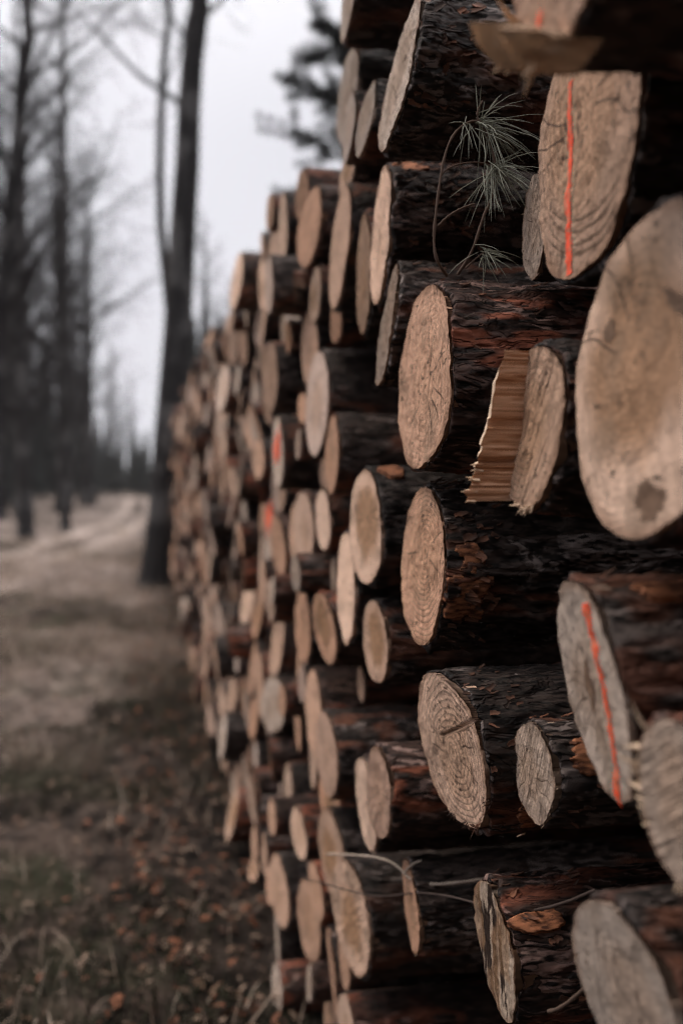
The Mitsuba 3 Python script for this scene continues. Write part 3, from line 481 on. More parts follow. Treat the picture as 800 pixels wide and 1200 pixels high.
6904,607,56,102,1,5 6880,1300,96,28,2,9 6406,1309,83,-36,-1,-9 7214,1373,107,4,2,-8 7020,1430,94,105,3,-1 6329,1531,150,21,1,0 7393,1560,150,-2,-4,0 6840,1488,94,34,5,8 
7158,1557,83,-23,-7,-16 6982,1620,98,-54,13,4 6803,1725,107,30,1,-7 7219,1703,74,47,-5,-11 7593,1734,113,5,-9,-6 6400,1745,74,-6,-3,13 7082,1763,74,42,18,9 7183,1847,56,31,5,-5 
7069,1963,105,49,8,-18 7261,2051,104,58,9,0 6262,2100,77,88,-10,7 7068,2220,150,76,5,-9 6177,2360,63,40,-6,18 6719,2436,129,44,3,-5 7197,2422,87,84,-4,0 6505,2409,84,-10,-4,2 
6820,2682,135,12,-10,1 8042,43,58,66,6,2 8373,142,91,24,-3,5 8734,49,64,67,4,-10 8708,220,107,42,-3,0 7834,306,150,-5,4,7 8497,319,124,77,2,1 8256,236,58,123,1,17 
8194,346,67,20,-9,5 7698,78,56,-12,13,-13 8321,398,68,82,0,6 9034,515,128,32,-2,-5 8421,509,79,49,3,28 7656,428,64,-32,12,18 8824,523,72,34,3,-16 8877,708,119,52,7,16 
7796,691,88,93,6,-13 7660,795,56,33,-3,-3 8727,855,90,33,-5,9 7769,871,75,26,1,5 8505,837,56,22,7,1 8100,939,106,2,-2,2 8451,981,96,11,1,-8 8828,1010,94,16,-4,7 
8132,1136,92,46,3,-1 8734,1165,85,12,5,0 7892,1175,79,30,-9,-5 8023,1280,87,42,4,-4 8194,1396,118,5,2,-21 9043,1364,77,19,6,-14 7974,1477,114,54,16,-8 7795,1513,67,36,3,-2 
8458,1687,133,28,-4,-10 7866,1700,131,32,6,-14 8112,1635,93,44,2,-10 8833,1690,73,21,10,11 7673,1567,65,25,3,-6 7642,913,56,19,5,2 8671,1789,101,31,-10,-9 7985,1927,124,37,11,-12 
7749,1875,77,16,1,1 9002,2042,77,27,-11,26 8523,2170,140,-8,-8,-3 7671,2101,61,32,9,1 7784,2209,92,48,7,9 8942,2228,116,-28,1,-8 8743,2253,83,-47,-1,3 7928,2127,72,50,-1,17 
8334,2325,102,60,-1,1 7947,2286,87,39,-12,14 8097,2374,85,-13,3,-4 7800,2399,97,-41,7,1 8832,2375,66,16,2,25 8992,2449,108,1,9,-4 8229,2478,82,-16,8,-16 9094,2141,57,2,2,2 
8560,2632,96,70,-2,15 9032,2706,150,-11,-1,-14 8181,2679,87,53,8,-9 8446,2744,62,22,-2,8 7501,2833,65,127,-3,10 10353,132,147,29,-4,-2 9657,92,107,35,6,-2 10571,53,68,38,8,-3 
9803,180,61,-24,-7,-17 10578,215,92,-8,10,3 10152,286,104,-21,-17,4 10451,350,91,25,12,7 10287,426,88,15,13,1 10079,518,137,0,2,-4 10164,44,59,9,2,-3 9871,480,72,19,10,-13 
9264,656,123,88,-1,2 10596,457,87,-17,-8,-7 9518,671,103,53,9,8 10282,691,127,25,-3,10 10043,758,103,39,12,9 10462,801,82,98,-5,-24 9631,824,85,13,1,3 9859,875,113,7,-3,9 
9242,864,84,113,7,0 9502,954,97,45,15,-6 10034,1074,150,-3,-5,5 10568,934,86,-2,8,1 9326,1017,88,76,-7,1 10531,1123,105,66,-1,-10 10259,1130,80,32,-1,-14 9784,1268,149,19,-1,9 
9171,988,57,66,21,10 10381,1265,100,27,-2,7 10555,1306,77,16,7,17 9866,1553,145,70,2,-7 9650,1653,90,18,9,9 9175,1394,56,-3,-3,13 9390,1856,150,60,8,9 9788,1792,103,47,-3,6 
9158,1747,56,32,13,-15 9976,1858,94,110,5,0 10205,1895,123,39,7,2 9760,2009,114,63,-3,-4 9198,2011,95,0,-9,-2 9550,1990,56,45,7,1 9434,2121,117,24,8,-4 10520,2089,56,64,0,-16 
9224,2184,77,-25,7,6 10238,2200,88,9,6,18 9943,2326,89,24,1,-14 9551,2360,147,27,0,-1 10096,2301,64,25,-6,-9 10249,2362,72,14,-3,5 9803,2521,150,24,0,9 10340,2507,97,54,2,-13 
10539,2530,101,56,2,-10 9389,2574,119,9,-4,4 9158,2468,56,39,-7,-14 9587,2577,71,39,2,3 10423,2723,123,18,1,14 9986,2655,75,2,5,7 9212,2569,56,31,8,-16 9667,2679,56,-22,0,21 
11683,99,114,0,1,3 11017,55,70,85,4,-11 11381,72,87,62,13,-7 11945,69,84,-51,-6,-18 11522,38,56,-14,8,-7 11498,240,116,-11,6,16 11312,380,115,62,-1,-7 12081,184,92,24,1,-21 
11639,438,126,23,-8,0 11014,405,104,14,9,-5 10809,533,135,51,3,8 11986,473,78,126,1,-8 11167,533,94,39,-2,-2 11991,643,90,100,3,-3 11009,579,69,3,9,-6 11845,717,73,7,-1,-3 
10913,732,88,14,-7,1 11327,206,56,-15,-1,7 11428,784,70,48,1,-5 12091,754,57,44,10,1 11752,922,150,21,0,-11 10807,883,94,16,7,-16 11023,956,132,27,7,14 11460,955,102,67,-4,-5 
11995,1045,121,80,-1,-9 11241,1085,119,2,-1,-4 11803,1184,115,2,-1,0 11017,1239,150,40,0,-5 10666,811,56,29,7,7 11432,1197,100,39,11,-29 11605,1261,82,7,2,-1 11989,1247,80,23,-3,6 
11230,1268,62,-30,3,-20 11344,1354,78,21,-2,-33 11567,1491,150,20,3,-23 10704,1458,111,-21,19,-6 12076,1372,70,-5,-1,-3 10893,1432,78,-9,5,-15 11085,1437,57,66,2,21 
11359,1489,56,-17,5,-14 11000,1517,57,45,4,-8 10862,1632,122,3,7,-17 11076,1642,87,6,1,12 10725,1794,89,57,2,-3 11208,1704,57,10,-2,1 10992,1790,81,65,3,-1 11143,1815,70,45,-2,-8 
12029,1850,116,33,-6,2 10682,1626,56,-21,-4,4 11285,1851,75,30,-11,-18 11467,1876,92,97,6,8 11717,1871,89,-24,4,12 10864,1849,59,-17,13,10 10964,1960,89,32,8,-10 
11146,1978,91,89,4,6 10779,1934,59,78,12,11 11865,2012,113,3,0,-14 11595,1960,60,-4,6,14 12092,2083,123,80,11,1 10811,2129,137,-7,13,-4 11495,2022,56,-25,9,1 
11652,2155,142,64,-6,31 11397,2242,126,20,-1,6 11877,2217,90,36,11,6 10682,2292,69,49,-1,-2 11211,2340,83,49,-4,-1 10630,2061,56,2,10,1 10833,2362,95,58,2,-8 12008,2489,136,-9,0,4 
11353,2481,115,33,9,-4 11157,2537,86,103,2,-3 10858,2705,88,-7,-6,13 10630,2662,58,37,-2,11 11615,2745,101,88,-5,13 12025,2714,88,11,-3,-3 10989,2772,57,-31,7,9 
12528,57,72,52,-1,-1 12889,69,84,40,14,-15 13273,73,88,38,-2,6 12232,72,87,18,3,-4 13515,91,106,-17,7,7 12691,62,77,74,3,11 13075,82,97,30,-8,-2 12392,139,85,38,-6,8 
12600,213,98,20,5,-19 12780,174,65,42,5,3 12903,217,63,74,9,12 12395,325,100,102,-1,3 12794,342,101,26,-7,-13 13569,249,60,-56,5,-7 12587,431,117,35,-6,-22 12226,449,108,41,2,0 
13280,545,107,-47,-2,0 12414,489,64,36,-2,-6 12716,628,117,36,-3,16 12498,607,79,-64,14,17 12330,588,63,38,14,-4 13116,626,74,-43,3,-8 13341,730,86,8,-7,-24 12985,755,108,4,-1,0 
12568,733,63,-41,3,16 13542,856,150,77,-15,-8 12802,807,80,22,12,9 12216,802,74,46,0,1 12505,871,86,16,3,-3 12916,981,127,-4,-1,-8 12223,1048,105,8,-11,-10 12461,1087,133,-23,5,-11 
12726,1040,70,-9,2,5 13413,1037,71,6,18,-6 13588,1128,124,34,2,-1 13123,494,56,22,-2,-4 12609,1258,91,102,-4,7 13026,1270,93,57,6,-2 12429,1307,88,40,-6,-2 13533,1355,108,-15,3,1 
12725,1421,107,34,-3,-3 12321,1469,105,7,10,-9 13399,1539,118,27,0,9 13019,1570,114,-8,2,8 12815,1598,90,-8,3,-2 13229,1585,56,99,-7,-11 12646,1646,84,39,9,7 12214,1661,104,50,5,-4 
13554,1744,137,-5,9,10 13174,1786,150,-3,8,-18 12735,1814,95,132,-3,-6 13384,1871,74,22,0,-9 12870,1955,99,18,13,-4 13519,1974,94,45,-7,11 12435,1971,73,35,4,-14 
13284,2074,150,5,4,14 12550,2114,109,86,2,-21 13011,2163,82,-20,12,12 13514,2164,95,-3,0,7 12578,2367,143,24,10,6 12182,2251,65,18,0,9 13370,2363,149,-12,-1,-12 
13130,2299,97,13,8,-2 12954,2296,61,18,-4,-18 12301,2328,74,50,-1,2 13078,2468,77,71,-7,-17 13590,2521,119,1,6,11 13222,2550,87,-10,2,-1 12209,2439,68,26,-3,-1 
12223,2624,116,38,7,-2 13394,2604,91,-18,-7,-19 12738,2733,123,76,-5,-17 12935,2693,76,74,8,-4 14158,110,125,43,5,-6 13869,135,150,6,-4,-1 14397,95,110,21,4,-24 15028,120,135,2,9,0 
14561,167,67,81,11,1 14848,210,65,37,1,3 14053,326,113,82,9,1 13707,319,93,-23,-2,-9 14483,285,72,-5,9,10 14813,462,106,44,7,-1 14206,477,101,23,4,1 15030,504,114,56,3,-14 
14563,41,56,20,3,-3 14401,540,102,36,0,-9 13681,531,98,28,4,-9 15092,308,62,87,7,-19 13884,599,75,-8,0,-6 14677,598,84,86,8,-24 15094,698,89,22,4,12 14529,668,78,76,7,-6 
13757,700,86,37,4,20 13985,722,82,82,1,-12 14653,841,133,85,-4,-1 14453,797,70,72,-5,-21 14128,801,79,5,2,9 15017,865,92,100,-6,-3 14312,928,121,36,4,10 14026,943,95,40,0,-1 
14852,906,75,30,3,-22 14756,1026,77,-15,2,-9 14949,1006,62,-14,3,-6 13926,1111,98,50,5,5 14158,1083,95,26,-2,-6 14309,1107,56,26,9,2 15033,1150,66,31,-6,7 13777,1216,83,4,-10,-3 
14725,1284,121,-17,-4,6 14251,1235,82,11,-1,5 14398,1274,67,56,-5,21 13761,1419,119,60,3,4 14533,1322,74,-29,6,2 14303,1403,92,0,-3,-14 14597,1437,56,-28,1,-6 14749,1521,115,15,9,5 
13953,1499,86,23,10,-4 14951,1621,109,74,3,-20 14565,1572,74,-9,-7,8 14274,1554,59,25,16,4 14408,1625,90,-23,7,-13 13817,1644,110,-11,1,9 14235,1739,115,-10,6,21 
14660,1719,99,11,-1,1 13975,1788,102,-3,3,-4 14430,1807,91,98,3,10 14988,1879,150,-18,3,-10 13750,1812,69,-31,0,38 14119,1887,71,9,4,-9 14307,1906,66,51,-4,-7 
13851,1940,93,-15,7,-2 13689,1936,68,58,11,8 14428,1973,71,81,13,0 15097,1538,56,9,6,1 13731,2124,124,38,-7,19 14522,2061,56,-6,0,8 14380,2149,109,22,1,-10 14638,2158,93,68,3,12 
15075,2077,64,13,9,9 14076,2093,63,73,9,-4 14815,2217,90,85,5,17 13983,2256,90,57,7,-4 14515,2246,56,83,7,9 13780,2345,101,47,4,-6 14395,2382,123,77,0,0 14752,2401,102,51,0,-7 
14938,2481,98,52,-4,16 14579,2531,112,71,11,11 13914,2471,81,-8,5,-6 15095,2441,62,68,0,17 13939,2620,68,3,5,13 14482,2692,73,27,-2,-13 13520,2684,56,52,-3,9 14613,2698,56,8,7,-11 
16257,63,78,-8,5,3 15350,135,150,70,11,-2 16365,156,63,6,-4,-4 15717,218,70,-7,10,4 15548,243,74,29,10,-29 15878,259,75,54,4,5 16444,303,101,14,-8,-5 16165,381,113,104,-2,-11 
15245,363,99,17,11,-11 15939,436,110,25,-2,12 16346,460,83,-57,-2,0 16487,456,57,44,-4,1 15336,589,143,17,1,0 16580,387,58,40,-8,-8 16600,273,56,116,-1,-12 16237,583,79,28,10,-6 
15851,683,150,5,3,7 16124,715,92,85,7,12 16292,725,71,15,3,-7 16599,511,66,34,11,-10 15245,820,103,54,8,9 16595,750,66,75,1,-16 15394,1002,131,59,9,13 15799,1041,150,71,1,5 
16179,970,67,28,-1,16 16283,1042,58,-34,-3,8 16408,1161,113,9,2,-23 15214,1171,114,48,1,-9 16191,1236,115,11,-4,4 15968,1184,69,81,3,-5 15700,1242,72,25,3,-7 
16376,1415,141,44,0,-13 16049,1416,112,50,4,-14 15612,1381,90,4,0,-14 15864,1516,96,-11,5,2 15463,1503,100,-41,1,11 15267,1543,98,42,5,6 15661,1576,109,61,1,-2 16194,1554,86,53,5,1 
16353,1660,103,23,-4,13 16583,1425,64,42,9,11 15818,1693,85,39,8,-9 15645,1805,120,14,0,-6 16180,1820,130,77,3,1 16522,1826,132,31,4,-1 15940,1846,109,85,7,-7 15205,1779,74,26,8,5 
15480,1945,94,-15,-1,4 15783,1945,75,33,-4,-18 16346,2025,132,28,5,8 16059,1964,56,54,3,6 15904,2017,64,9,-7,-8 16156,2023,56,-2,3,-8 16031,2111,92,24,1,-2 15538,2135,103,47,8,-8 
16486,2246,124,36,-3,0 15872,2245,114,26,-6,3 15674,2266,84,78,7,19 16387,2424,78,19,0,-23 15673,2460,109,21,7,-16 16576,2469,115,0,2,11 16183,2492,67,2,2,11 16320,2588,98,51,3,18 
15627,2683,93,-28,2,29 16491,2649,82,120,-4,2 15197,2690,76,3,-3,5 16372,2755,76,35,4,-2 15307,2786,68,20,6,9 15499,2782,66,25,-6,-5 15127,2821,71,-9,-10,-4 16246,2808,59,-48,4,-5 
15941,2765,56,19,2,-2 16912,61,76,-3,2,-6 17050,45,60,3,-4,-16 17776,57,72,-2,3,-12 17641,235,149,0,-7,6 17207,66,81,15,-10,0 18041,49,64,-17,-8,-4 17915,100,71,-42,2,0 
18051,228,114,34,-4,-4 17859,229,67,46,-2,-3 16908,295,64,-17,6,5 17121,334,92,9,3,17 17703,503,123,0,-2,-5 16982,512,132,64,8,-16 17916,621,119,23,-1,9 18084,489,93,10,1,-4 
17499,586,95,-23,2,-13 16748,600,106,-38,4,-6 17269,671,77,52,-1,15 16893,685,60,-11,1,13 16780,865,150,56,8,-1 17587,819,66,32,7,-3 17972,864,128,82,1,-1 18094,701,74,17,6,2 
17256,832,70,70,-11,1 17023,952,106,11,2,-1 17227,1038,113,43,1,-12 17715,1159,130,47,4,-4 16871,1116,115,26,-7,23 17071,1171,90,27,9,-5 17934,1265,112,59,3,10 
17548,1279,73,-55,-4,-4 17173,1337,103,17,17,5 16769,1276,73,-32,3,-6 17451,1442,115,-7,9,-7 16786,1451,101,52,6,1 17974,1483,109,-65,2,-18 18097,1350,70,40,6,8 
17242,1543,111,72,6,1 16913,1584,81,37,-10,-3 17405,1620,67,26,5,8 18047,1668,88,-32,5,-3 17302,1723,77,-29,8,0 16893,1814,135,6,1,11 17736,1789,61,91,-3,6 17731,1975,122,72,5,-8 
17450,2006,107,21,1,-3 16770,2026,107,22,-5,6 17927,2132,127,14,2,-11 17597,2144,92,-2,-9,17 17433,2326,150,-19,-2,15 18079,2026,56,-20,6,6 17743,2306,124,-32,1,2 
17973,2370,113,3,-1,16 16811,2252,65,8,13,9 16759,2391,82,20,3,14 17616,2459,73,5,3,12 18092,2234,65,2,-1,-19 18076,2577,116,0,-6,20 16658,2677,85,7,11,-3 17967,2734,73,4,-4,5 
17270,2716,64,15,6,25 19447,95,110,22,-1,11 18979,131,146,27,2,3 18418,71,86,0,9,-2 18256,41,56,49,15,-1 18657,85,100,-19,12,12 18281,192,95,-8,-4,-1 18764,259,102,26,3,-16 
19168,46,60,110,9,7 19588,241,92,15,-17,10 18201,337,69,-20,10,-1 18914,330,61,11,-3,-13 19368,462,137,40,6,1 18376,398,115,18,3,4 18619,425,116,107,-4,-8 19146,505,87,53,1,-10 
18474,599,107,28,11,3 19553,601,92,66,-2,11 19049,697,101,31,-2,-14 19285,40,56,53,6,8 18359,758,88,53,-4,-3 18877,799,98,38,2,-7 19185,859,109,1,3,-27 18197,827,86,14,8,-22 
18738,945,102,40,2,-3 19535,891,83,-22,-1,-8 18998,958,100,8,-5,14 18321,925,70,53,0,16 19444,1027,78,-60,5,12 18392,1074,94,6,1,-1 18594,1090,99,12,5,-8 19135,1085,84,34,6,10 
19302,1197,115,6,-1,-10 19587,1030,63,89,0,-5 19563,1241,148,-13,3,7 19019,1262,125,-15,5,15 18723,1270,119,-27,15,-8 18476,1230,81,40,0,14 18296,1340,128,42,-15,-10 
18544,1400,100,-43,1,14 19201,1372,85,-47,-3,-19 19350,1369,62,8,-2,16 18871,1456,117,70,-3,10 18155,91,56,85,3,14 19466,1446,76,-32,4,21 18153,1479,68,-31,7,-7 
19061,1457,71,32,8,-22 18406,1524,84,-6,3,-12 18545,1559,58,3,15,13 18255,1582,75,32,12,6 18744,1596,70,55,3,23 19008,1605,84,7,10,0 19579,1644,150,6,-2,-12 18473,1649,56,17,6,10 
18863,1714,96,63,7,3 18613,1692,90,65,-4,8 19125,1733,87,5,5,5 18360,1665,56,19,-9,12 18201,1721,72,-32,10,-6 19383,1805,101,6,13,-7 18483,1804,79,27,-5,-1 18990,1865,100,-11,-12,0 
18195,1881,86,37,-7,18 19210,1988,150,44,1,19 18831,1934,71,105,4,-2 18593,1922,81,64,-1,-3 18385,2025,150,55,-5,2 19453,2051,99,34,5,-16 18557,2266,144,8,1,6 
19328,2228,116,20,6,-1 18281,2286,129,-15,2,-14 19546,2229,100,-3,-8,5 19454,2431,121,121,6,5 18713,2491,129,-5,-4,2 18422,2503,127,25,-2,-6 19285,2625,135,26,4,4 
19543,2660,123,156,-2,11 18855,2699,121,92,14,2 18575,2703,123,2,0,-18 19071,2710,93,-12,19,7 18718,2841,74,33,5,-3 18213,2464,59,15,6,-14 20227,130,145,-31,-2,-8 
20691,82,97,-15,1,9 20954,132,147,6,9,-9 19866,97,112,31,9,-9 20543,233,113,20,2,19 19633,78,76,-39,1,-12 20757,302,111,84,-1,-9 19798,301,102,0,12,4 20944,366,85,-21,-5,8 
21083,303,65,53,18,24 20148,388,70,68,9,-1 19922,452,91,40,4,-2 20035,48,62,-41,-6,14 21079,434,64,-41,-4,-20 20107,600,143,19,-4,1 20648,650,91,39,-1,8 20329,659,85,24,-1,-16 
20909,777,150,-18,9,-9 19921,806,131,47,-3,21 20488,778,112,48,8,-17 20680,824,84,6,-4,23 20565,1030,150,46,-10,7 19717,919,100,55,6,10 20788,973,78,-56,-9,-6 
19873,1015,81,61,-2,29 20985,1049,131,18,1,3 20025,1023,69,-19,-10,-8 20336,1065,80,-5,2,-9 20162,1140,108,23,-3,18 21099,885,67,19,4,12 20621,1286,110,47,-1,-9 
20924,1315,140,28,-7,-16 19803,1323,103,103,-2,-1 20229,1348,108,-37,4,10 20439,1475,135,-15,3,-3 20006,1446,133,-21,5,-4 20736,1454,92,5,-4,3 20221,1552,94,6,11,7 
20924,1602,146,83,7,-4 19777,1143,77,10,-1,11 19669,1432,68,-22,-6,0 20660,1654,121,139,-2,-1 20054,1710,134,3,1,-17 19823,1592,98,-8,7,-14 21076,1454,65,19,1,11 
19794,1810,120,45,2,4 20211,1943,144,35,7,12 20730,2065,136,59,6,3 19705,1997,85,46,6,2 21065,1996,73,-30,-1,-10 19801,2215,150,89,8,-13 21094,682,56,61,5,0 20302,2156,85,42,5,22 
20877,2302,141,33,2,-7 20371,2352,120,64,-4,5 21098,2220,93,-8,-6,-17 20104,2403,150,72,7,18 20575,2436,99,-6,7,8 21099,2426,111,3,12,-2 20923,2534,93,5,5,-15 
20429,2551,85,-23,-2,6 20758,2486,76,-17,2,4 19924,2586,104,38,1,-15 20268,2558,74,-5,3,-1 20126,2700,125,92,13,-16 20647,2619,96,22,-2,-16 21086,2635,96,29,3,-8 
19760,2693,89,6,3,-8 20818,2679,84,-22,3,22 21089,1207,56,41,-6,12 19931,2774,81,-1,15,10 19896,2400,56,0,-5,-1 20503,2673,56,75,-2,-8 20955,2715,56,30,2,-9 21928,108,123,36,7,-10 
21367,234,113,-12,5,9 21805,348,145,-4,5,5 21253,427,109,73,0,-6 21690,540,78,-30,-1,-13 21418,54,56,86,5,3 21397,549,77,-59,-2,-13 21862,586,98,55,-1,-15 21992,468,75,-38,2,-7 
21547,672,115,7,2,-13 21239,633,95,7,-2,-14 21757,777,118,-17,2,-11 21370,744,74,-33,-7,-16 21999,761,123,35,11,3 21490,918,136,-23,-2,8 21265,875,91,0,2,-7 21884,916,69,-28,-8,-7 
21703,972,83,-30,-5,2 21144,57,56,-12,5,-15 21192,1027,75,19,-8,-4 21848,1076,93,16,14,-4 21349,1109,99,-12,0,-5 21604,1104,80,38,4,12 21735,1263,124,74,-1,-14 
21491,1214,76,-38,8,-9 21993,1002,68,85,-3,0 21125,1337,61,-6,-5,-7 21897,1400,86,108,3,1 21249,1389,72,25,-1,-1 21367,1532,112,35,0,6 21190,1510,60,4,9,-8 21162,1669,100,72,1,9 
21788,1803,56,25,12,-14 21946,1883,119,-24,0,-7 21610,1887,106,-3,0,7 21450,2039,113,13,5,-9 21770,2053,123,-7,5,7 21176,1845,61,89,11,-7 21233,2052,103,73,4,-10 
21361,2231,97,-12,5,1 21876,2253,101,41,-5,-9 21753,2446,125,-45,5,12 21548,2633,150,-7,12,15 21997,2438,118,-9,16,-11 21287,2563,116,1,4,-10 21887,2618,91,82,1,30 
21346,2757,85,21,-7,6 21756,2724,75,94,8,-4 21185,2776,75,16,7,-14 21259,2355,62,64,0,-3 '''.split()]
FRONT = 0.5
SHARP = 'A B C D H X Y J P L K Q Z'.split()
NEAR = 'G N M T1 U T E F S1 S2 Y2'.split()
WEATHERED = 'L D J N P X M Z Y3 X0'.split()
HEART = 'G K H E F Z6 U'.split()
RINGED = 'C B Q'.split()


class Log:
    def __init__(self, i, name):
        y, z, R, e, b, k = ROWS[i]
        self.i, self.y, self.z, self.R, self.x = i, y / 1000, z / 1000, R / 1000, FRONT + e / 1000
        self.tb, self.k = math.tan(math.radians(b)), k / 100
        r = np.random.default_rng(1000 + i)
        self.ph, self.ov, self.seed = r.uniform(0, 6.28), r.uniform(0.005, 0.04), i
        self.bumps = r.normal(0, 1, (5, 2)) * np.array([0, 0.02, 0.013, 0.010, 0.008])[:, None]
        self.relief = 0.0

    def outline(self, th):
        o = 1 + self.ov * np.cos(2 * th + self.ph)
        for n, (a, b) in enumerate(self.bumps):
            o = o + a * np.cos((n + 1) * th) + b * np.sin((n + 1) * th)
        return self.R * np.minimum(o, 1.045) * 0.985

    def face(self, dy, dz):
        x = self.x - self.tb * dy + self.k * dz
        if self.relief:
            p = np.stack([np.asarray(dy, float), np.asarray(dz, float), 0 * np.asarray(dy, float) + self.i], -1)
            x = x + self.relief * ((meshkit.fbm(p * 16, 3, self.seed) - 0.5) * 1.3 + (meshkit.fbm(p * 75, 2, self.seed + 5) - 0.5) * 0.55)
        if getattr(self, 'crack', None) is not None:
            (ay, az), (by, bz), wd, dp = self.crack
            t = np.clip(((dy - ay) * (by - ay) + (dz - az) * (bz - az)) / ((by - ay) ** 2 + (bz - az) ** 2), 0, 1)
            q = np.hypot(dy - ay - t * (by - ay), dz - az - t * (bz - az))
            x = x + dp * np.exp(-(q / wd) ** 2)
        return x

    def bark_disp(self, th, t, amp):
        """Ragged layers of bark scales, longer along the log than around it; th, t arrays of the same shape."""
        def around(fu, fv, octaves, seed):
            return meshkit.fbm(np.stack([np.cos(th) * self.R * fu, np.sin(th) * self.R * fu, t * fv], -1), octaves, seed)
        f = around(34, 11, 4, self.i) * 7
        lv = np.floor(f)
        steps = (lv + sstep(0.0, 0.3, f - lv)) / 7
        return amp * (1.9 * (steps - 0.52) + 0.8 * (around(7, 3, 3, self.i + 9) - 0.5) + 0.4 * (around(90, 40, 2, self.i + 3) - 0.5))

    def build(self, nth, ts, nr, amp):
        th = np.linspace(0, 2 * np.pi, nth + 1)
        o = self.outline(th)
        tb = min(0.007, max(0.003, 0.035 * self.R))
        rw = o - tb
        if nth >= 60:      # rim a little ragged
            rw = rw + 0.004 * (meshkit.fbm(np.stack([np.cos(th) * 9, np.sin(th) * 9, 0 * th + self.i], -1), 3, self.i) - 0.6)
        self.rw, self.th = rw, th
        fx = self.face(rw * np.cos(th), rw * np.sin(th))
        rec = 0.004 + (0.030 * np.maximum(0, meshkit.fbm(np.stack([np.cos(th) * 3.2, np.sin(th) * 3.2, 0 * th + self.i * 1.7], -1), 3, self.i + 2) - 0.46) if nth >= 60 else 0 * th)
        rows, cc, ss = [], np.cos(th), np.sin(th)

        def row(x, r):
            rows.append(np.stack([x, self.y + r * cc, self.z + r * ss], -1))
        row(fx + rec + 0.02, rw * 0.97)
        row(fx + rec, rw * 1.0)
        row(fx + rec, o - 0.25 * tb)
        TH, TT = np.meshgrid(th, ts)
        D = self.bark_disp(TH, TT, amp) if amp else 0 * TH
        for a, t in enumerate(ts):
            row(fx + rec + t + 0.003, (o + D[a]) * (1 + 0.012 * min(t, 1)))
        row(fx + rec + ts[-1], o * 0.01)
        V = np.array(rows)
        v_t = np.concatenate([[-0.04, -0.02, -0.01], ts, [ts[-1] + 0.1]])
        off = (self.i % 60) * 3.7
        uv = np.stack(np.broadcast_arrays(th[None] * self.R + off, v_t[:, None] + (self.i % 7) * 1.3), -1).reshape(-1, 2)
        bark = (V.reshape(-1, 3), grid_faces(len(rows), nth + 1), uv)
        # the sawn end
        rho = np.concatenate([np.linspace(0.004, 1, nr)])
        P, Th = np.meshgrid(rho, th, indexing='ij')
        dy, dz = P * rw * np.cos(Th), P * rw * np.sin(Th)
        Vf = np.stack([self.face(dy, dz), self.y + dy, self.z + dz], -1)
        rim = Vf[-1]
        in1 = rim + [0.0, 0, 0]
        back = np.stack([fx + rec + 0.03, self.y + rw * 0.985 * cc, self.z + rw * 0.985 * ss], -1)
        side = np.stack([in1, back])
        uvf = np.stack([4 * self.i + dy / self.R, dz / self.R], -1)
        uvs = np.stack([np.broadcast_to(4 * self.i + rw * cc / self.R, (2, nth + 1)), np.broadcast_to(rw * ss / self.R, (2, nth + 1))], -1)
        n1 = nr * (nth + 1)
        face = (np.vstack([Vf.reshape(-1, 3), side.reshape(-1, 3)]), np.vstack([grid_faces(nr, nth + 1), grid_faces(2, nth + 1, n1)]), np.vstack([uvf.reshape(-1, 2), uvs.reshape(-1, 2)]))
        return bark, face


def end_blob(lg, cy, cz, ry, rz, seed, lift=0.0012, rot=0.0):
    th, rho = np.linspace(0, 2 * np.pi, 29), np.linspace(0.02, 1, 6)
    P, Th = np.meshgrid(rho, th, indexing='ij')
    w = 1 + 1.3 * (meshkit.fbm(np.stack([np.cos(Th) * 2.5, np.sin(Th) * 2.5, 0 * Th + seed], -1), 3, seed) - 0.5)
    a, b = P * w * ry * np.cos(Th), P * w * rz * np.sin(Th)
    dy, dz = cy + a * math.cos(rot) - b * math.sin(rot), cz + a * math.sin(rot) + b * math.cos(rot)
    return (np.stack([lg.face(dy, dz) - lift, lg.y + dy, lg.z + dz], -1).reshape(-1, 3), grid_faces(6, 29), np.stack([P, Th], -1).reshape(-1, 2))


def end_strip(lg, pts, width, seed, lift=0.0013, fq=90):
    """A painted or cracked line over the sawn end; pts (dy, dz) in metres from its middle."""
    p = np.array(pts, float)
    s = np.concatenate([[0], np.cumsum(np.hypot(*np.diff(p, axis=0).T))])
    t = np.linspace(0, s[-1], 90)
    c = PchipInterpolator(s, p)(t) if len(p) < 4 or fq > 20 else CubicSpline(s, p)(t)
    d = np.gradient(c, axis=0)
    d /= np.linalg.norm(d, axis=1, keepdims=True)
    nrm = np.stack([-d[:, 1], d[:, 0]], -1)
    us = np.linspace(-1, 1, 6)
    wv = width * 0.5 * (0.55 + 0.9 * meshkit.fbm(np.stack([t * fq, 0 * t + seed, 0 * t], -1), 3, seed))
    sh = width * (0.35 if fq > 50 else 0.15) * (meshkit.fbm(np.stack([t * 30, 0 * t + seed + 5, 0 * t], -1), 2, seed) - 0.5)
    q = c[:, None] + nrm[:, None] * (us[None] * wv[:, None] + sh[:, None])[..., None]
    return (np.stack([lg.face(q[..., 0], q[..., 1]) - lift, lg.y + q[..., 0], lg.z + q[..., 1]], -1).reshape(-1, 3), grid_faces(90, 6), np.stack(np.broadcast_arrays(us[None], t[:, None]), -1).reshape(-1, 2))


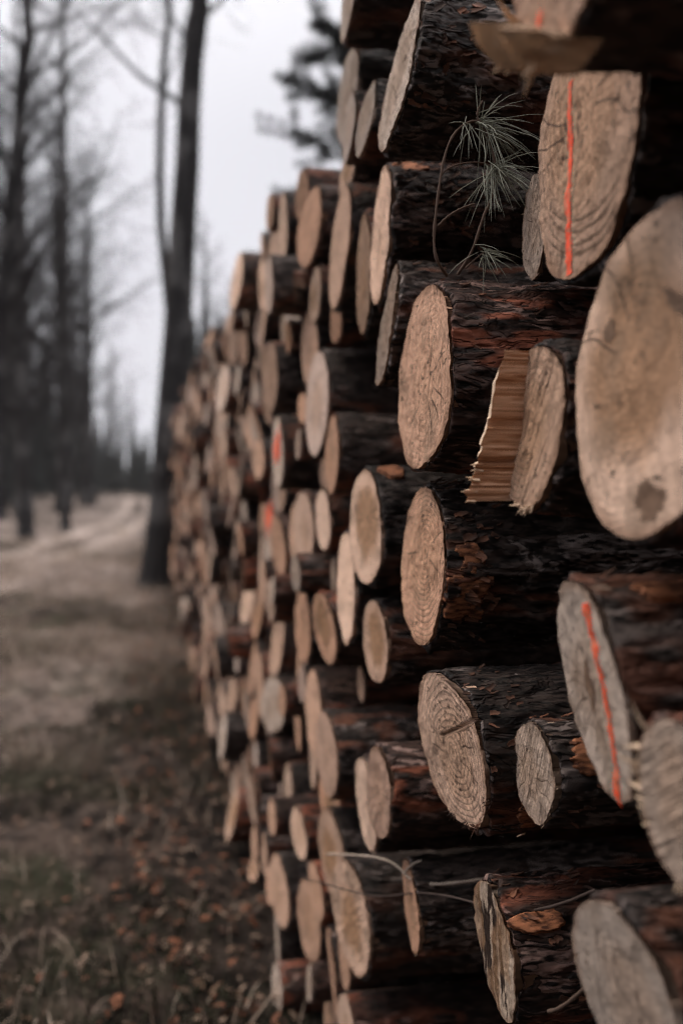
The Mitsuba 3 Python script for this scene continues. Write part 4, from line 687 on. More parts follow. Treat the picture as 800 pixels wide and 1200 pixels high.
def splinters(lg, a0, a1, n, length, seed, wid=0.0016):
    """Torn fibres along the rim from angle a0 to a1 (degrees)."""
    r = np.random.default_rng(seed)
    paths = []
    for _ in range(n):
        a = math.radians(r.uniform(a0, a1))
        rr = np.interp(a % (2 * np.pi), lg.th, lg.rw) * r.uniform(0.93, 1.0)
        dy, dz = rr * math.cos(a), rr * math.sin(a)
        p = np.array([lg.face(dy, dz) + 0.004, lg.y + dy, lg.z + dz])
        d = np.array([-r.uniform(0.25, 1.0), math.cos(a) * r.uniform(0.1, 0.9) + r.normal(0, 0.3), math.sin(a) * r.uniform(0.1, 0.9) + r.normal(0, 0.3)])
        d /= np.linalg.norm(d)
        ln = length * r.uniform(0.3, 1.0) ** 1.5
        bend = r.normal(0, 0.25, 3) * ln
        paths.append((np.array([p, p + d * ln * 0.5 + bend * 0.3, p + d * ln + bend]), wid * r.uniform(0.5, 1.5) * np.array([1, 0.7, 0.12])))
    return tubes(paths, 4)


def flakes(lg, a0, a1, t0, t1, n, size, seed):
    """Loose curling scales of bark."""
    r = np.random.default_rng(seed)
    out = []
    for _ in range(n):
        a, t = math.radians(r.uniform(a0, a1)), r.uniform(t0, t1)
        R = np.interp(a % (2 * np.pi), lg.th, lg.outline(lg.th)) + 0.001
        c = np.array([lg.face(lg.R * math.cos(a), lg.R * math.sin(a)) + t, lg.y + R * math.cos(a), lg.z + R * math.sin(a)])
        out_d = np.array([0, math.cos(a), math.sin(a)])
        ax = np.array([1.0, 0, 0])
        tg = np.array([0, -math.sin(a), math.cos(a)])
        rot = r.normal(0, 0.35)
        e1, e2 = ax * math.cos(rot) + tg * math.sin(rot), tg * math.cos(rot) - ax * math.sin(rot)
        l, w, lift = size * r.uniform(0.5, 1.6), size * r.uniform(0.12, 0.4), r.uniform(0.05, 0.5)
        U, Wd = np.meshgrid(np.linspace(0, 1, 5), np.linspace(-1, 1, 4), indexing='ij')
        shape = 1 - 0.45 * U ** 2 + 0.9 * (meshkit.noise(np.stack([U * 4 + r.uniform(0, 99), Wd * 2, 0 * U], -1)) - 0.5)
        q = c + (U * l)[..., None] * e1 + (Wd * w * shape)[..., None] * e2 + (lift * l * U ** 1.7 + 0.25 * w * Wd ** 2 + 0.001)[..., None] * out_d
        v1 = q.reshape(-1, 3)
        f1 = grid_faces(5, 4)
        v2 = v1 + out_d * 0.0016
        nbd = [0, 1, 2, 3, 7, 11, 15, 19, 18, 17, 16, 12, 8, 4]
        rimf = []
        for b in range(len(nbd)):
            i0, i1 = nbd[b], nbd[(b + 1) % len(nbd)]
            rimf += [[i0, i1, i1 + 20], [i0, i1 + 20, i0 + 20]]
        out.append((np.vstack([v1, v2]), np.vstack([f1, f1[:, ::-1] + 20, np.array(rimf)])))
    return join(out)


def stub(lg, phi, chord, ext, seed, spike, torn=lambda u: np.clip(-0.25 - 1.5 * u, 0.05, 1), rough=0.0):
    """Unsawn wood left standing on one side of the end (split along the grain): chord = its distance from the middle / R, ext(u) = length along the chord."""
    r = np.random.default_rng(seed)
    nu, nx = 150, 14
    u = np.linspace(-1, 1, nu)
    bp = np.sort(r.uniform(-1, 0.35, 11))
    sl = np.searchsorted(bp, u)
    so, se = r.normal(0, 0.0032, 12), r.normal(0, 0.003, 12)
    so[-1], se[-1] = 0, 0
    cph, sph = math.cos(phi), math.sin(phi)
    th_max = math.acos(chord)
    R = lg.R * 0.96
    ang = u * th_max * 0.995
    outer = np.stack([np.cos(ang) * R, np.sin(ang) * R], -1)
    inner = np.stack([0 * u + chord * R, np.sin(ang) * R], -1)
    e = np.array([ext(v) for v in u]) + 0.5 * spike * (meshkit.noise(np.stack([u * 9, 0 * u, 0 * u], -1), seed) - 0.5) + 1.6 * spike * (meshkit.fbm(np.stack([u * 26, 0 * u + 4, 0 * u], -1), 3, seed + 4) - 0.5) * torn(u) + se[sl]
    fib = so[sl] + 0.0016 * (meshkit.fbm(np.stack([u * 20, 0 * u + 3, 0 * u], -1), 3, seed) - 0.5)

    def place(q, t):
        dy, dz = q[..., 0] * cph - q[..., 1] * sph, q[..., 0] * sph + q[..., 1] * cph
        base = lg.face(dy, dz)
        return np.stack([base + 0.01 - t, lg.y + dy, lg.z + dz], -1)
    rows, uvs = [], []
    for s in np.linspace(0, 1, nx):
        q = inner.copy()
        q[:, 0] += fib * (0.4 + s) + 0.002 * (meshkit.noise(np.stack([u * 22, 0 * u + s * 3, 0 * u], -1), seed + 1) - 0.5) + 0.010 * (1 - s) ** 2 * 0
        rows.append(place(q, s * (e + 0.01)))
        uvs.append(np.stack([inner[:, 1], s * e], -1))
    split = (np.array(rows).reshape(-1, 3), grid_faces(nx, nu), np.array(uvs).reshape(-1, 2))
    cap = np.stack([rows[-1], place(inner * 0.5 + outer * 0.5, 0.88 * e + 0.01), place(outer, e * 0.72)])
    capm = (cap.reshape(-1, 3), grid_faces(3, nu))
    skin = np.stack([place(outer, e * 0.72), place(outer * 1.03, e * 0.68), place(outer * 1.04, 0.2 * e), place(outer * 1.03, 0 * e - 0.02)])
    skin[..., 1:] += rough * (meshkit.fbm(skin * np.array([40, 190, 190.0]), 3, seed) - 0.5)[..., None]
    sk_uv = np.stack(np.broadcast_arrays(ang[None] * R, np.array([0.06, 0.055, 0.03, 0.0])[:, None]), -1).reshape(-1, 2)
    return split, capm, (skin.reshape(-1, 3), grid_faces(4, nu), sk_uv)


TS_SHARP = np.concatenate([np.linspace(0, 0.42, 78), [0.46, 0.52, 0.6, 0.75, 1.0, 1.5, 2.4]])
TS_NEAR = np.concatenate([np.linspace(0, 0.40, 40), [0.5, 0.65, 1.0, 1.6, 2.4]])
TS_MID = np.array([0, 0.02, 0.05, 0.09, 0.14, 0.2, 0.3, 0.45, 0.7, 2.3])
TS_FAR = np.array([0, 0.1, 0.35, 2.2])

FARK = {}
ALIKE = {}
SAID = {
 'G': 'huge pale blurred log end at the right edge, with tan heartwood and dark knots',
 'K': 'broad upright log end with an orange paint line down it, under the frayed top log',
 'L': 'leaning grey log end crossed by a slanting orange paint stripe',
 'N': 'grey blurred log end in the bottom right corner with coarse saw marks',
 'H': 'log end with a torn fibrous stub left standing beside its sawn face',
 'M': 'blurred log end cut by the right edge, with pale splinters on its left side',
 'A': 'tall sharply focused pale log end just left of the torn split log',
 'C': 'log end with curved growth rings and a dark crack running to its right rim',
 'B': 'pale log end with a peeled orange-brown bark patch beside it',
 'P': 'log with a rotten, dark streaked, rugged end near the bottom',
 'X': 'thick dark-barked log high in the stack, its narrow end leaning against the sky',
 'D': 'small oval log end with diagonal saw marks, right of the ringed log end',
 'Y': 'log with a narrow pale end and reddish flaky bark, left of the pine sprig',
 'J': 'slim log end peeping out behind the upright log with the orange line',
 'Z': 'slim white log end with a grey barkless top left of the tallest sharp end',
 'T1': 'topmost near log with a frayed fibre tongue and a spot of orange paint',
 'U': 'pale log end whose lower left is overlapped by another end, left of the peeled log',
 'Y5': 'tall narrow log end left of the brown sliver end, high in the stack',
 'Y2': 'narrow brown log end hanging low left of the flaky red-barked log',
 'F': 'oval log end crossed by a thin dark twig, low in the stack',
 'T': 'pale slender log end overlapping the lower left of a wider pale end',
 'Q': 'very slim log end right of the twig-crossed oval end',
 'Z2': 'tall slim log end with pink-brown bark left of the tallest sharp end',
 'S1': 'right one of two overlapping log ends above the pale bare twig',
 'S2': 'left one of two overlapping log ends above the pale bare twig',
 'E': 'small oval log end with a brown heart standing free in the dark',
 'Z8': 'log end below the thin pole-like end, left of the two overlapping ends',
 'Y3': 'log end near the top standing against the sky, left of the thick leaning log',
 'Z7': 'thin pole-like pale log end left of the dark gap in the lower middle',
 'Z3': 'slim white log end below the tall slim end with pink-brown bark',
 'Z6': 'pale log end below the slender overlapping pair',
 'Z4': 'blurred pale oval log end with a smaller brown end at its right',
 'Y4': 'dark sliver of a log end at the top, left of the end against the sky',
 'X0': 'dark log cut off by the top edge of the picture, standing against the white sky',
 'Z10': 'brownish barkless log end at the foot of the stack',
 'Z5': 'small brown log end right of the blurred pale oval end',
 'R': 'log end cut off by the bottom edge below the twig-crossed oval end',
 'Z9': 'small whitish log end left of the two overlapping ends, low in the stack'}


def part(parent, name, mesh, material, smooth=True, uv=None, label=None, kind=None):
    if len(mesh) == 3:
        mesh, uv = mesh[:2], mesh[2]
    n = counts.get((parent, name), 0)
    counts[(parent, name)] = n + 1
    k = f'{parent}__{name}' + (f'_{n:03d}' if n else '')
    scene[k] = mikit.ply(mesh, material, smooth=smooth, uv=uv)
    if label or kind:
        labels[k] = {**({'label': label} if label else {}), **({'kind': kind} if kind else {})}
    return k


def zone(lg, wood):
    h = ['at the very foot', 'in the low part', 'just below the middle', 'just above the middle', 'in the high part', 'along the top'][min(5, int(lg.z / 0.46))]
    tone = {'fresh_wood': 'pale', 'weathered_wood': 'greyish', 'heart_wood': 'brown-hearted'}[wood]
    size = 'broad' if lg.R > 0.125 else 'middling' if lg.R > 0.09 else 'small'
    if lg.y < 3.0:
        return f'shaded {size} {tone} log end between the sharp logs, {h} of the stack'
    where = 'just past the sharp logs' if lg.y < 3.8 else 'in the nearer blur' if lg.y < 4.8 else 'in the middle blur' if lg.y < 7 else 'in the farthest blur'
    return f'{size} {tone} log end {where}, {h} of the stack'


logs = {}
far_bark, far_face = [], []
for i in range(len(ROWS)):
    name = NAMES[i] if i < len(NAMES) else ''
    lg = Log(i, name)
    if i >= 300:
        b, fc = lg.build(14, TS_FAR, 2, 0)
        far_bark.append(b)
        far_face.append(fc)
        continue
    if name in SHARP:
        lg.relief = 0.007 if name != 'P' else 0.009
        if name == 'P':
            lg.tb = -0.03
        if name == 'C':
            lg.crack = ((-0.128, 0.080), (0.028, 0.016), 0.0026, 0.006)
        b, fc = lg.build(230, TS_SHARP, 60, {'X': 0.019, 'Y': 0.019, 'A': 0.014, 'B': 0.016}.get(name, 0.012))
    elif name in NEAR:
        lg.relief = 0.006
        b, fc = lg.build(120, TS_NEAR, 20, 0.012)
    elif name or (lg.y < 3.2 and i < 110):
        lg.relief = 0.004
        b, fc = lg.build(64, np.concatenate([np.linspace(0, 0.3, 16), [0.45, 0.7, 2.4]]), 9, 0.010)
    else:
        b, fc = lg.build(26, TS_MID, 4, 0.006)
    k = key('pine_log')
    lg.key = k
    logs[name or i] = lg
    wood = 'brown_shaded_wood' if name in ('K', 'H', 'Y2') else 'rotten_wood' if name == 'P' else 'ringed_wood' if name in RINGED else 'weathered_wood' if name in WEATHERED or (not name and i % 5 == 0) else 'heart_wood' if name in HEART or (not name and i % 7 == 3) else 'fresh_wood'
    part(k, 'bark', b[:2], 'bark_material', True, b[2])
    part(k, 'sawn_end', fc[:2], wood, True, fc[2])
    if name:
        tag(k, SAID[name], 'log', 'pine logs in the stack')
    else:
        zz = zone(lg, wood)
        tag(k, zz, 'log', zz.replace('log end', 'log ends'))
for nm, lst, mat in (('bark', far_bark, 'bark_material'), ('sawn_end', far_face, 'fresh_wood')):
    v, f = join([(a, b) for a, b, _ in lst])
    scene[f'stacked_logs__{nm}'] = mikit.ply((v, f), mat, smooth=True, uv=np.vstack([c for _, _, c in lst]))
    labels[f'stacked_logs__{nm}'] = {'kind': 'stuff'}
tag('stacked_logs', 'all the smaller and hidden logs filling the rest of the long stack', 'logs', kind='stuff')

# marks, knots, splinters and loose bark on single logs
g = logs['G']
part(g.key, 'knot', end_blob(g, -0.02, -0.128, 0.024, 0.018, 2), 'dark_stain')
part(g.key, 'knot', end_blob(g, 0.085, 0.055, 0.012, 0.012, 3), 'dark_stain')
part(g.key, 'knot', end_blob(g, -0.06, 0.06, 0.034, 0.008, 5, rot=0.5), 'dark_stain')
lg = logs['K']
part(lg.key, 'paint_line', end_strip(lg, [(0.048, 0.085), (0.046, 0.02), (0.040, -0.07), (0.030, -0.166)], 0.026, 4), 'orange_paint', label='orange paint line sprayed down the sawn end')
for q, z0 in enumerate((-0.098, -0.112, -0.128, -0.140)):
    part(lg.key, 'saw_mark', end_strip(lg, [(0.10, z0 + 0.030), (0.03, z0), (-0.05, z0 - 0.006), (-0.115, z0 + 0.014)], 0.0042, 60 + q, 0.0007, 14), 'dark_stain')
lg = logs['L']
part(lg.key, 'paint_stripe', end_strip(lg, [(-0.035, 0.105), (-0.045, 0.05), (-0.048, 0.0), (-0.042, -0.06), (-0.020, -0.116)], 0.028, 6, fq=60), 'orange_paint', label='slanting orange paint stripe across the sawn end')
part(lg.key, 'knot', end_blob(lg, 0.012, 0.0, 0.010, 0.032, 8), 'dark_stain')
lg = logs['C']
part(lg.key, 'crack', end_strip(lg, [(0.028, 0.016), (-0.03, 0.038), (-0.07, 0.050), (-0.122, 0.078)], 0.0060, 7, lift=0.0006), 'dark_stain', label='dark crack across the growth rings')
part(lg.key, 'crack', end_strip(lg, [(-0.075, 0.0), (-0.082, -0.02), (-0.078, -0.036)], 0.004, 17, lift=0.0006), 'dark_stain')
part(lg.key, 'splinters', splinters(lg, 200, 300, 90, 0.016, 5), 'flake_bark', kind='stuff')
lg = logs['H']
split, cap, skin = stub(lg, 0.10, 0.42, lambda u: 0.049 + 0.014 * (-u), 3, 0.004)
st = part(lg.key, 'torn_stub', split[:2], 'split_wood', 20 and True, split[2], label='torn fibrous stub split along the grain')
part(lg.key, 'stub_edge', cap, 'fibre_wood', False, label='pale ragged edge of the torn stub')
part(lg.key, 'stub_bark', skin[:2], 'bark_material', True, skin[2])
part(lg.key, 'splinters', splinters(lg, 235, 300, 34, 0.022, 8, 0.0022), 'fibre_wood', kind='stuff')
r = np.random.default_rng(91)
sl = []
for _ in range(16):
    dz, ln = r.uniform(-0.100, -0.045), r.uniform(0.008, 0.022)
    dy = 0.43 * lg.R + r.uniform(0, 0.016)
    p = np.array([lg.face(dy, dz) - 0.050 - 0.13 * (-0.03 - dz) + 0.010, lg.y + dy, lg.z + dz])
    sl.append((np.array([p, p + [-ln * 0.6, r.normal(0, 0.001), r.normal(0, 0.001)], p + [-ln, r.normal(0, 0.003), r.normal(0, 0.003)]]), np.array([0.0022, 0.0016, 0.0003])))
part(lg.key, 'splinters', tubes(sl, 4), 'fibre_wood', kind='stuff')
lg = logs['T1']
split, cap, skin = stub(lg, -1.12, 0.66, lambda u: 0.040 - 0.016 * u * u + 0.012 * math.sin(u * 7), 9, 0.040, lambda u: 0.9 + 0 * u, 0.014)
part(lg.key, 'frayed_tongue', split[:2], 'torn_wood', True, split[2], label='frayed tongue of torn fibres')
part(lg.key, 'tongue_edge', cap, 'fibre_wood', False)
part(lg.key, 'tongue_bark', skin[:2], 'torn_wood', True, skin[2])
part(lg.key, 'splinters', splinters(lg, 262, 350, 46, 0.045, 18, 0.0048), 'fibre_wood', kind='stuff')
part(lg.key, 'paint_spot', end_blob(lg, 0.03, -0.050, 0.012, 0.014, 4, 0.002), 'orange_paint', label='spot of orange paint')
lg = logs['M']
part(lg.key, 'splinters', splinters(lg, 150, 290, 6, 0.02, 28, 0.0025), 'fibre_wood', kind='stuff')
part(lg.key, 'splinters', splinters(lg, -35, 40, 20, 0.026, 29, 0.0038), 'fibre_wood', kind='stuff')
for nm, a0, a1, n, sz, sd in (('A', 60, 200, 26, 0.012, 1), ('B', 70, 260, 70, 0.018, 2), ('C', 60, 260, 50, 0.012, 3), ('X', 60, 220, 60, 0.022, 4), ('Y', 60, 200, 60, 0.018, 5),
                              ('D', 70, 250, 24, 0.011, 6), ('P', 60, 260, 40, 0.014, 7), ('H', 100, 250, 14, 0.012, 8), ('L', 70, 220, 20, 0.014, 9), ('Z', 60, 160, 20, 0.012, 10)):
    part(logs[nm].key, 'bark_flakes', flakes(logs[nm], a0, a1, 0.004, 0.10 if nm in 'BCX' else 0.20, n, sz, 300 + sd), 'flake_bark', False, kind='stuff')
for nm in ('A', 'B', 'X', 'J', 'D', 'Q'):
    part(logs[nm].key, 'splinters', splinters(logs[nm], 0, 360, 80, 0.007, 60 + len(nm), 0.0008), 'fibre_wood', kind='stuff')
# peeled patch on the log B
def peeled(lg, a0, t0, aw, tw, seed, label=None, mat='inner_bark'):
    TH, TT = np.meshgrid(np.radians(np.linspace(a0 - aw * 1.3, a0 + aw * 1.3, 44)), np.linspace(max(0.003, t0 - tw * 1.3), t0 + tw * 1.3, 36), indexing='ij')
    w = meshkit.fbm(np.stack([TH * 7, TT * 40, 0 * TH + seed], -1), 3, seed)
    m = 1 - ((TH - math.radians(a0)) / math.radians(aw)) ** 2 - ((TT - t0) / tw) ** 2 + 1.7 * (w - 0.5)
    RR = lg.outline(TH) - 0.016 + 0.021 * sstep(-0.1, 0.12, m) + 0.005 * (w - 0.5)
    part(lg.key, 'peeled_patch', (np.stack([lg.face(lg.R * np.cos(TH), lg.R * np.sin(TH)) + TT, lg.y + RR * np.cos(TH), lg.z + RR * np.sin(TH)], -1).reshape(-1, 3), grid_faces(44, 36)), mat, True, label=label)


peeled(logs['B'], 192, 0.046, 30, 0.042, 4, 'orange-brown patch where the bark has peeled')
for nm, a0, t0, aw, tw, sd in (('Y', 120, 0.05, 16, 0.04, 1), ('C', 215, 0.08, 16, 0.03, 2), ('P', 135, 0.05, 9, 0.05, 5), ('L', 112, 0.10, 8, 0.05, 6), ('U', 110, 0.05, 14, 0.03, 7), ('D', 150, 0.06, 20, 0.03, 9)):
    peeled(logs[nm], a0, t0, aw, tw, sd)
# orange marks on two blurred ends further along
PA = ((3.389, 1.891), (4.100, 1.580))
free = [l for n, l in logs.items() if isinstance(n, int) and 3.2 < l.y < 4.7]
paint_at = [min(free, key=lambda l: math.hypot(l.y - PA[q][0], l.z - PA[q][1])) for q in (0, 1)]
for q, l in enumerate(paint_at):
    l.relief = 0
    part(l.key, 'paint_spot', end_blob(l, -0.01, (0.02, 0.06)[q], l.R * 0.9, l.R * 0.62, 40 + q, 0.004), 'orange_paint')
    tag(l.key, ['blurred log end with a bright orange paint blot, upper one of the two', 'blurred log end with an orange paint blot, lower one of the two'][q], 'log', 'pine logs in the stack')

# ------------------------------------------------------------------ twigs caught in the stack


def spline(pts, n):
    p = np.array(pts, float)
    t = np.arange(len(p))
    return CubicSpline(t, p)(np.linspace(0, len(p) - 1, n))


sprig = key('pine_sprig')
stems = [([(0.50, 1.62, 2.143), (0.477, 1.60, 2.163), (0.471, 1.60, 2.198), (0.476, 1.60, 2.254), (0.484, 1.60, 2.31), (0.498, 1.60, 2.36), (0.524, 1.60, 2.39), (0.552, 1.60, 2.396)], 0.0028),
         ([(0.522, 1.63, 2.148), (0.542, 1.60, 2.194), (0.556, 1.60, 2.237), (0.574, 1.60, 2.28), (0.577, 1.60, 2.323), (0.565, 1.60, 2.371), (0.547, 1.60, 2.398), (0.554, 1.60, 2.43)], 0.0026),
         ([(0.482, 1.60, 2.302), (0.51, 1.60, 2.322), (0.547, 1.60, 2.328), (0.574, 1.60, 2.321)], 0.0016),
         ([(0.478, 1.60, 2.219), (0.503, 1.59, 2.241), (0.535, 1.58, 2.254)], 0.0026),
         ([(0.53, 1.61, 2.155), (0.545, 1.60, 2.170), (0.557, 1.60, 2.179)], 0.0016)]
mesh = [tubes([(spline(p, 24), np.linspace(r, r * 0.6, 24) * (1 + 0.25 * np.sin(np.arange(24) * 1.9)))], 7) for p, r in stems]
part(sprig, 'stem', join(mesh), 'twig_bark')
tufts = []
r = np.random.default_rng(77)
for c, d, n, ln in (((0.553, 1.60, 2.394), (0.9, -0.2, -0.25), 44, 0.085), ((0.560, 1.60, 2.388), (0.25, -0.2, -0.9), 14, 0.075), ((0.574, 1.60, 2.322), (0.75, -0.2, -0.45), 50, 0.070),
                    ((0.568, 1.60, 2.315), (-0.05, -0.2, -1.0), 26, 0.080), ((0.528, 1.60, 2.390), (-0.05, -0.2, -0.95), 10, 0.058), ((0.550, 1.60, 2.405), (0.45, 0, 0.75), 8, 0.075), ((0.557, 1.60, 2.179), (0.6, -0.2, -0.5), 22, 0.060)):
    c, d = np.array(c), np.array(d)
    for _ in range(n):
        q = d + r.normal(0, 0.40, 3)
        q /= np.linalg.norm(q)
        s = c + r.normal(0, 0.006, 3)
        l = ln * r.uniform(0.6, 1.15)
        sag = np.array([0, 0, -0.18 * l]) + r.normal(0, 0.05, 3) * l
        tufts.append((np.array([s, s + q * l * 0.4 + sag * 0.12, s + q * l * 0.75 + sag * 0.5, s + q * l + sag]), np.array([0.00075, 0.0008, 0.00065, 0.0002])))
part(sprig, 'needles', tubes(tufts, 4), 'needle_green', kind='stuff')
tag(sprig, 'curved pine twig with long needles caught between the upper logs', 'pine twig')


def loose_twig(name, paths, mat, label):
    k = key(name)
    scene[k] = mikit.ply(join([tubes([(spline(p, 28), np.linspace(a, b, 28) * (1 + 0.15 * np.sin(np.arange(28) * 2.3)))], 7) for p, a, b in paths]), mat, smooth=True)
    tag(k, label, 'twig')


loose_twig('bare_twig', [([(0.415, 2.28, 0.918), (0.47, 2.16, 0.955), (0.52, 2.06, 0.972), (0.545, 2.0, 0.958), (0.60, 1.95, 0.965), (0.72, 1.95, 0.97)], 0.0028, 0.0034),
                         ([(0.535, 2.02, 0.965), (0.545, 2.0, 0.99), (0.56, 1.98, 1.005)], 0.003, 0.0015)], 'pale_twig', 'pale bare twig lying across the gap below the two overlapping ends')
loose_twig('bare_twig', [([(0.36, 2.28, 0.862), (0.43, 2.20, 0.868), (0.50, 2.10, 0.885), (0.545, 1.98, 0.938), (0.57, 1.75, 1.02), (0.575, 1.5, 1.105), (0.60, 1.25, 1.24)], 0.0016, 0.0024)], 'dark_twig', 'thin dark twig crossing the oval log end')
loose_twig('bare_twig', [([(0.545, 1.28, 1.06), (0.57, 1.21, 1.13), (0.60, 1.12, 1.24), (0.66, 1.05, 1.32)], 0.0028, 0.0022)], 'twig_bark', 'brown twig poking out above the bottom right log end')
k = key('dead_leaf')
lv, lf, _ = leaves(1, 3, 0, 0.001, 0, 0.001, [(0.3, 0.2, 0.1)])
lv = (lv - lv.mean(0)) * 0.42 + np.array([0.555, 1.41, 1.262])
scene[k] = mikit.ply((lv, lf), 'fibre_wood')
tag(k, 'tiny dry leaf hanging under the small oval log end', 'leaf')

# ------------------------------------------------------------------ trees


def branch_path(r, p0, d, ln, n, gnarl, rise):
    pts = [p0]
    d = d / np.linalg.norm(d)
    for _ in range(n - 1):
        d = d + r.normal(0, gnarl, 3) + np.array([0, 0, rise])
        d /= np.linalg.norm(d)
        pts.append(pts[-1] + d * ln / (n - 1))
    return np.array(pts)


def bare_tree(seed, H, r0, lean=(0, 0), first=0.3, nb=34, spread=0.30, twigs=9, fine=1.0, forks=None):
    r = np.random.default_rng(seed)
    t = np.linspace(0, 1, 22)
    wob = np.cumsum(r.normal(0, 0.013 * H, (22, 2)), 0) * 0.38
    P = np.stack([lean[0] * t + wob[:, 0] * t, lean[1] * t + wob[:, 1] * t, H * t - 0.15], -1)
    R = r0 * (1 - t) ** 0.75 + 0.012 + r0 * 0.35 * np.exp(-t * 40)
    trunks = [(P, R)]
    if forks:
        for fh, off, rr in forks:
            Q = P.copy()
            s = np.clip((t - fh) / (1 - fh), 0, 1)
            Q[:, 0] += off[0] * np.minimum(1, s * 5) + off[0] * 0.5 * s
            Q[:, 1] += off[1] * np.minimum(1, s * 5)
            trunks.append((Q, R * rr))
    lv1, lv2, lv3 = [], [], []
    for k in range(nb):
        P0, R0 = trunks[k % len(trunks)]
        h = first + (0.985 - first) * ((k + r.uniform(0, 1)) / nb)
        a = r.uniform(0, 2 * np.pi)
        p0 = np.array([np.interp(h, t, P0[:, c]) for c in range(3)])
        ln = H * spread * (1.15 - h) * r.uniform(0.6, 1.2)
        el = math.radians(r.uniform(25, 60))
        d = np.array([math.cos(a) * math.cos(el), math.sin(a) * math.cos(el), math.sin(el)])
        b = branch_path(r, p0, d, ln, 7, 0.14, 0.04)
        rb = min(0.45 * np.interp(h, t, R0), 0.018 * ln + 0.008)
        lv1.append((b, np.linspace(rb, 0.005, 7)))
        for m in range(twigs):
            s = 0.25 + 0.75 * (m + r.uniform(0, 1)) / twigs
            q0 = np.array([np.interp(s * 6, np.arange(7), b[:, c]) for c in range(3)])
            d2 = (b[-1] - b[0]) / ln + r.normal(0, 0.7, 3)
            l2 = ln * r.uniform(0.2, 0.45) * (1.2 - 0.6 * s)
            b2 = branch_path(r, q0, d2, l2, 5, 0.2, 0.03)
            lv2.append((b2, fine * np.linspace(0.007, 0.003, 5)))
            for _ in range(5):
                s2 = r.uniform(0.2, 1)
                q1 = np.array([np.interp(s2 * 4, np.arange(5), b2[:, c]) for c in range(3)])
                lv3.append((branch_path(r, q1, d2 + r.normal(0, 0.9, 3), l2 * r.uniform(0.3, 0.7), 3, 0.25, -0.05), fine * np.array([0.0042, 0.0034, 0.002])))
    tr = join([tubes([x], 12) for x in trunks])
    cr = join([tubes(lv1, 5), tubes(lv2, 3), tubes(lv3, 3)])
    return tr, cr


def put_tree(name, meshes, x, y, label, group=None, scale=1.0, rz=0.0, mats=('trunk_bark', 'branch_bark'), parts=('trunk', 'branches')):
    k = key(name)
    z = float(ground_z(np.array([x]), np.array([y]))[0])
    M = T().translate([x, y, z - 0.05]).rotate([0, 0, 1], rz).scale(scale)
    for ply, pn in zip(meshes, parts):
        scene[f'{k}__{pn}'] = {**ply, 'to_world': M}
    tag(k, label, 'tree', group)
    return k


def plys(meshes, mats):
    return [mikit.ply(m, b, smooth=True) for m, b in zip(meshes, mats)]


BM = ('trunk_bark', 'branch_bark')
put_tree('bare_tree', plys(bare_tree(1, 19, 0.275, (1.35, 0.2), 0.42, 26, 0.20, 8, forks=[(0.20, (-0.40, 0.30), 0.34)]), BM), 0.20, 16.9, 'tall dark leaning trunk at the far end of the stack, with a thinner second stem')
put_tree('bare_tree', plys(bare_tree(2, 17, 0.19, (1.1, 0.6), 0.22, 46, 0.34, 10, 1.3), BM), -3.15, 20.5, 'dark bare tree whose trunk runs up the left edge')
kinds = [plys(bare_tree(10 + q, 20, (0.28, 0.34, 0.24, 0.30)[q], (0.5 * (-1) ** q, 0.2), (0.22, 0.32, 0.18, 0.26)[q], 44, 0.28, 8, 1.35), BM) for q in range(4)]
near_left = [(-6.4, 47, 2, 1.1, 'slender dark bare tree standing left of all the others in the woods'), (-5.9, 52, 1, 1.15, 'bare tree standing between the slender tree and the thick pale trunk'), (-4.9, 64, 3, 1.3, 'tall bare tree just left of the thick pale trunk'), (-3.75, 70, 1, 1.2, 'tall bare tree nearest the open sky left of the leaning trunk'), (-3.45, 30.5, 2, 0.85, 'slim bare tree beside the dark edge tree'), (-2.75, 36, 0, 0.62, 'short twiggy bare tree left of the open sky'), (-5.15, 45, 1, 1.0, 'slender bare tree with its foot at the left end of the track'), (-4.3, 55, 0, 1.55, 'thick pale grey trunk left of the track'),
             (-7.0, 58, 2, 1.0, 'thin bare tree close to the left edge of the woods'), (-4.5, 75, 3, 1.0, 'bare tree right of the thick pale grey trunk')]
for x, y, q, s, lab in near_left:
    put_tree('bare_tree', kinds[q], x, y, lab, scale=s, rz=40 * q + 20)
r = np.random.default_rng(12)
spots = [(-9.5, 62), (-11, 75), (-8.2, 70), (-9.8, 88), (-7.3, 92), (-6.0, 84), (-13, 84), (-5.2, 98), (-8.5, 105), (-12, 110), (-6.8, 125), (-5.2, 150), (-3.6, 165), (-2.0, 180), (-4.4, 135)]
for q, (x, y) in enumerate(spots):
    put_tree('bare_tree', kinds[q % 4], x, y, 'distant hazy bare tree in the woods left of the track', 'far bare trees left of the track', scale=float(r.uniform(0.8, 1.15)), rz=float(r.uniform(0, 360)))
for q, (x, y) in enumerate([(2.9, 48), (5.2, 62), (7.0, 58), (4.2, 85), (9.5, 80), (6.6, 95), (1.6, 100)]):
    put_tree('bare_tree', kinds[(q + 1) % 4], x, y, 'hazy bare tree rising behind the far part of the stack', 'bare trees behind the stack', scale=float(r.uniform(0.5, 0.8)), rz=float(r.uniform(0, 360)))


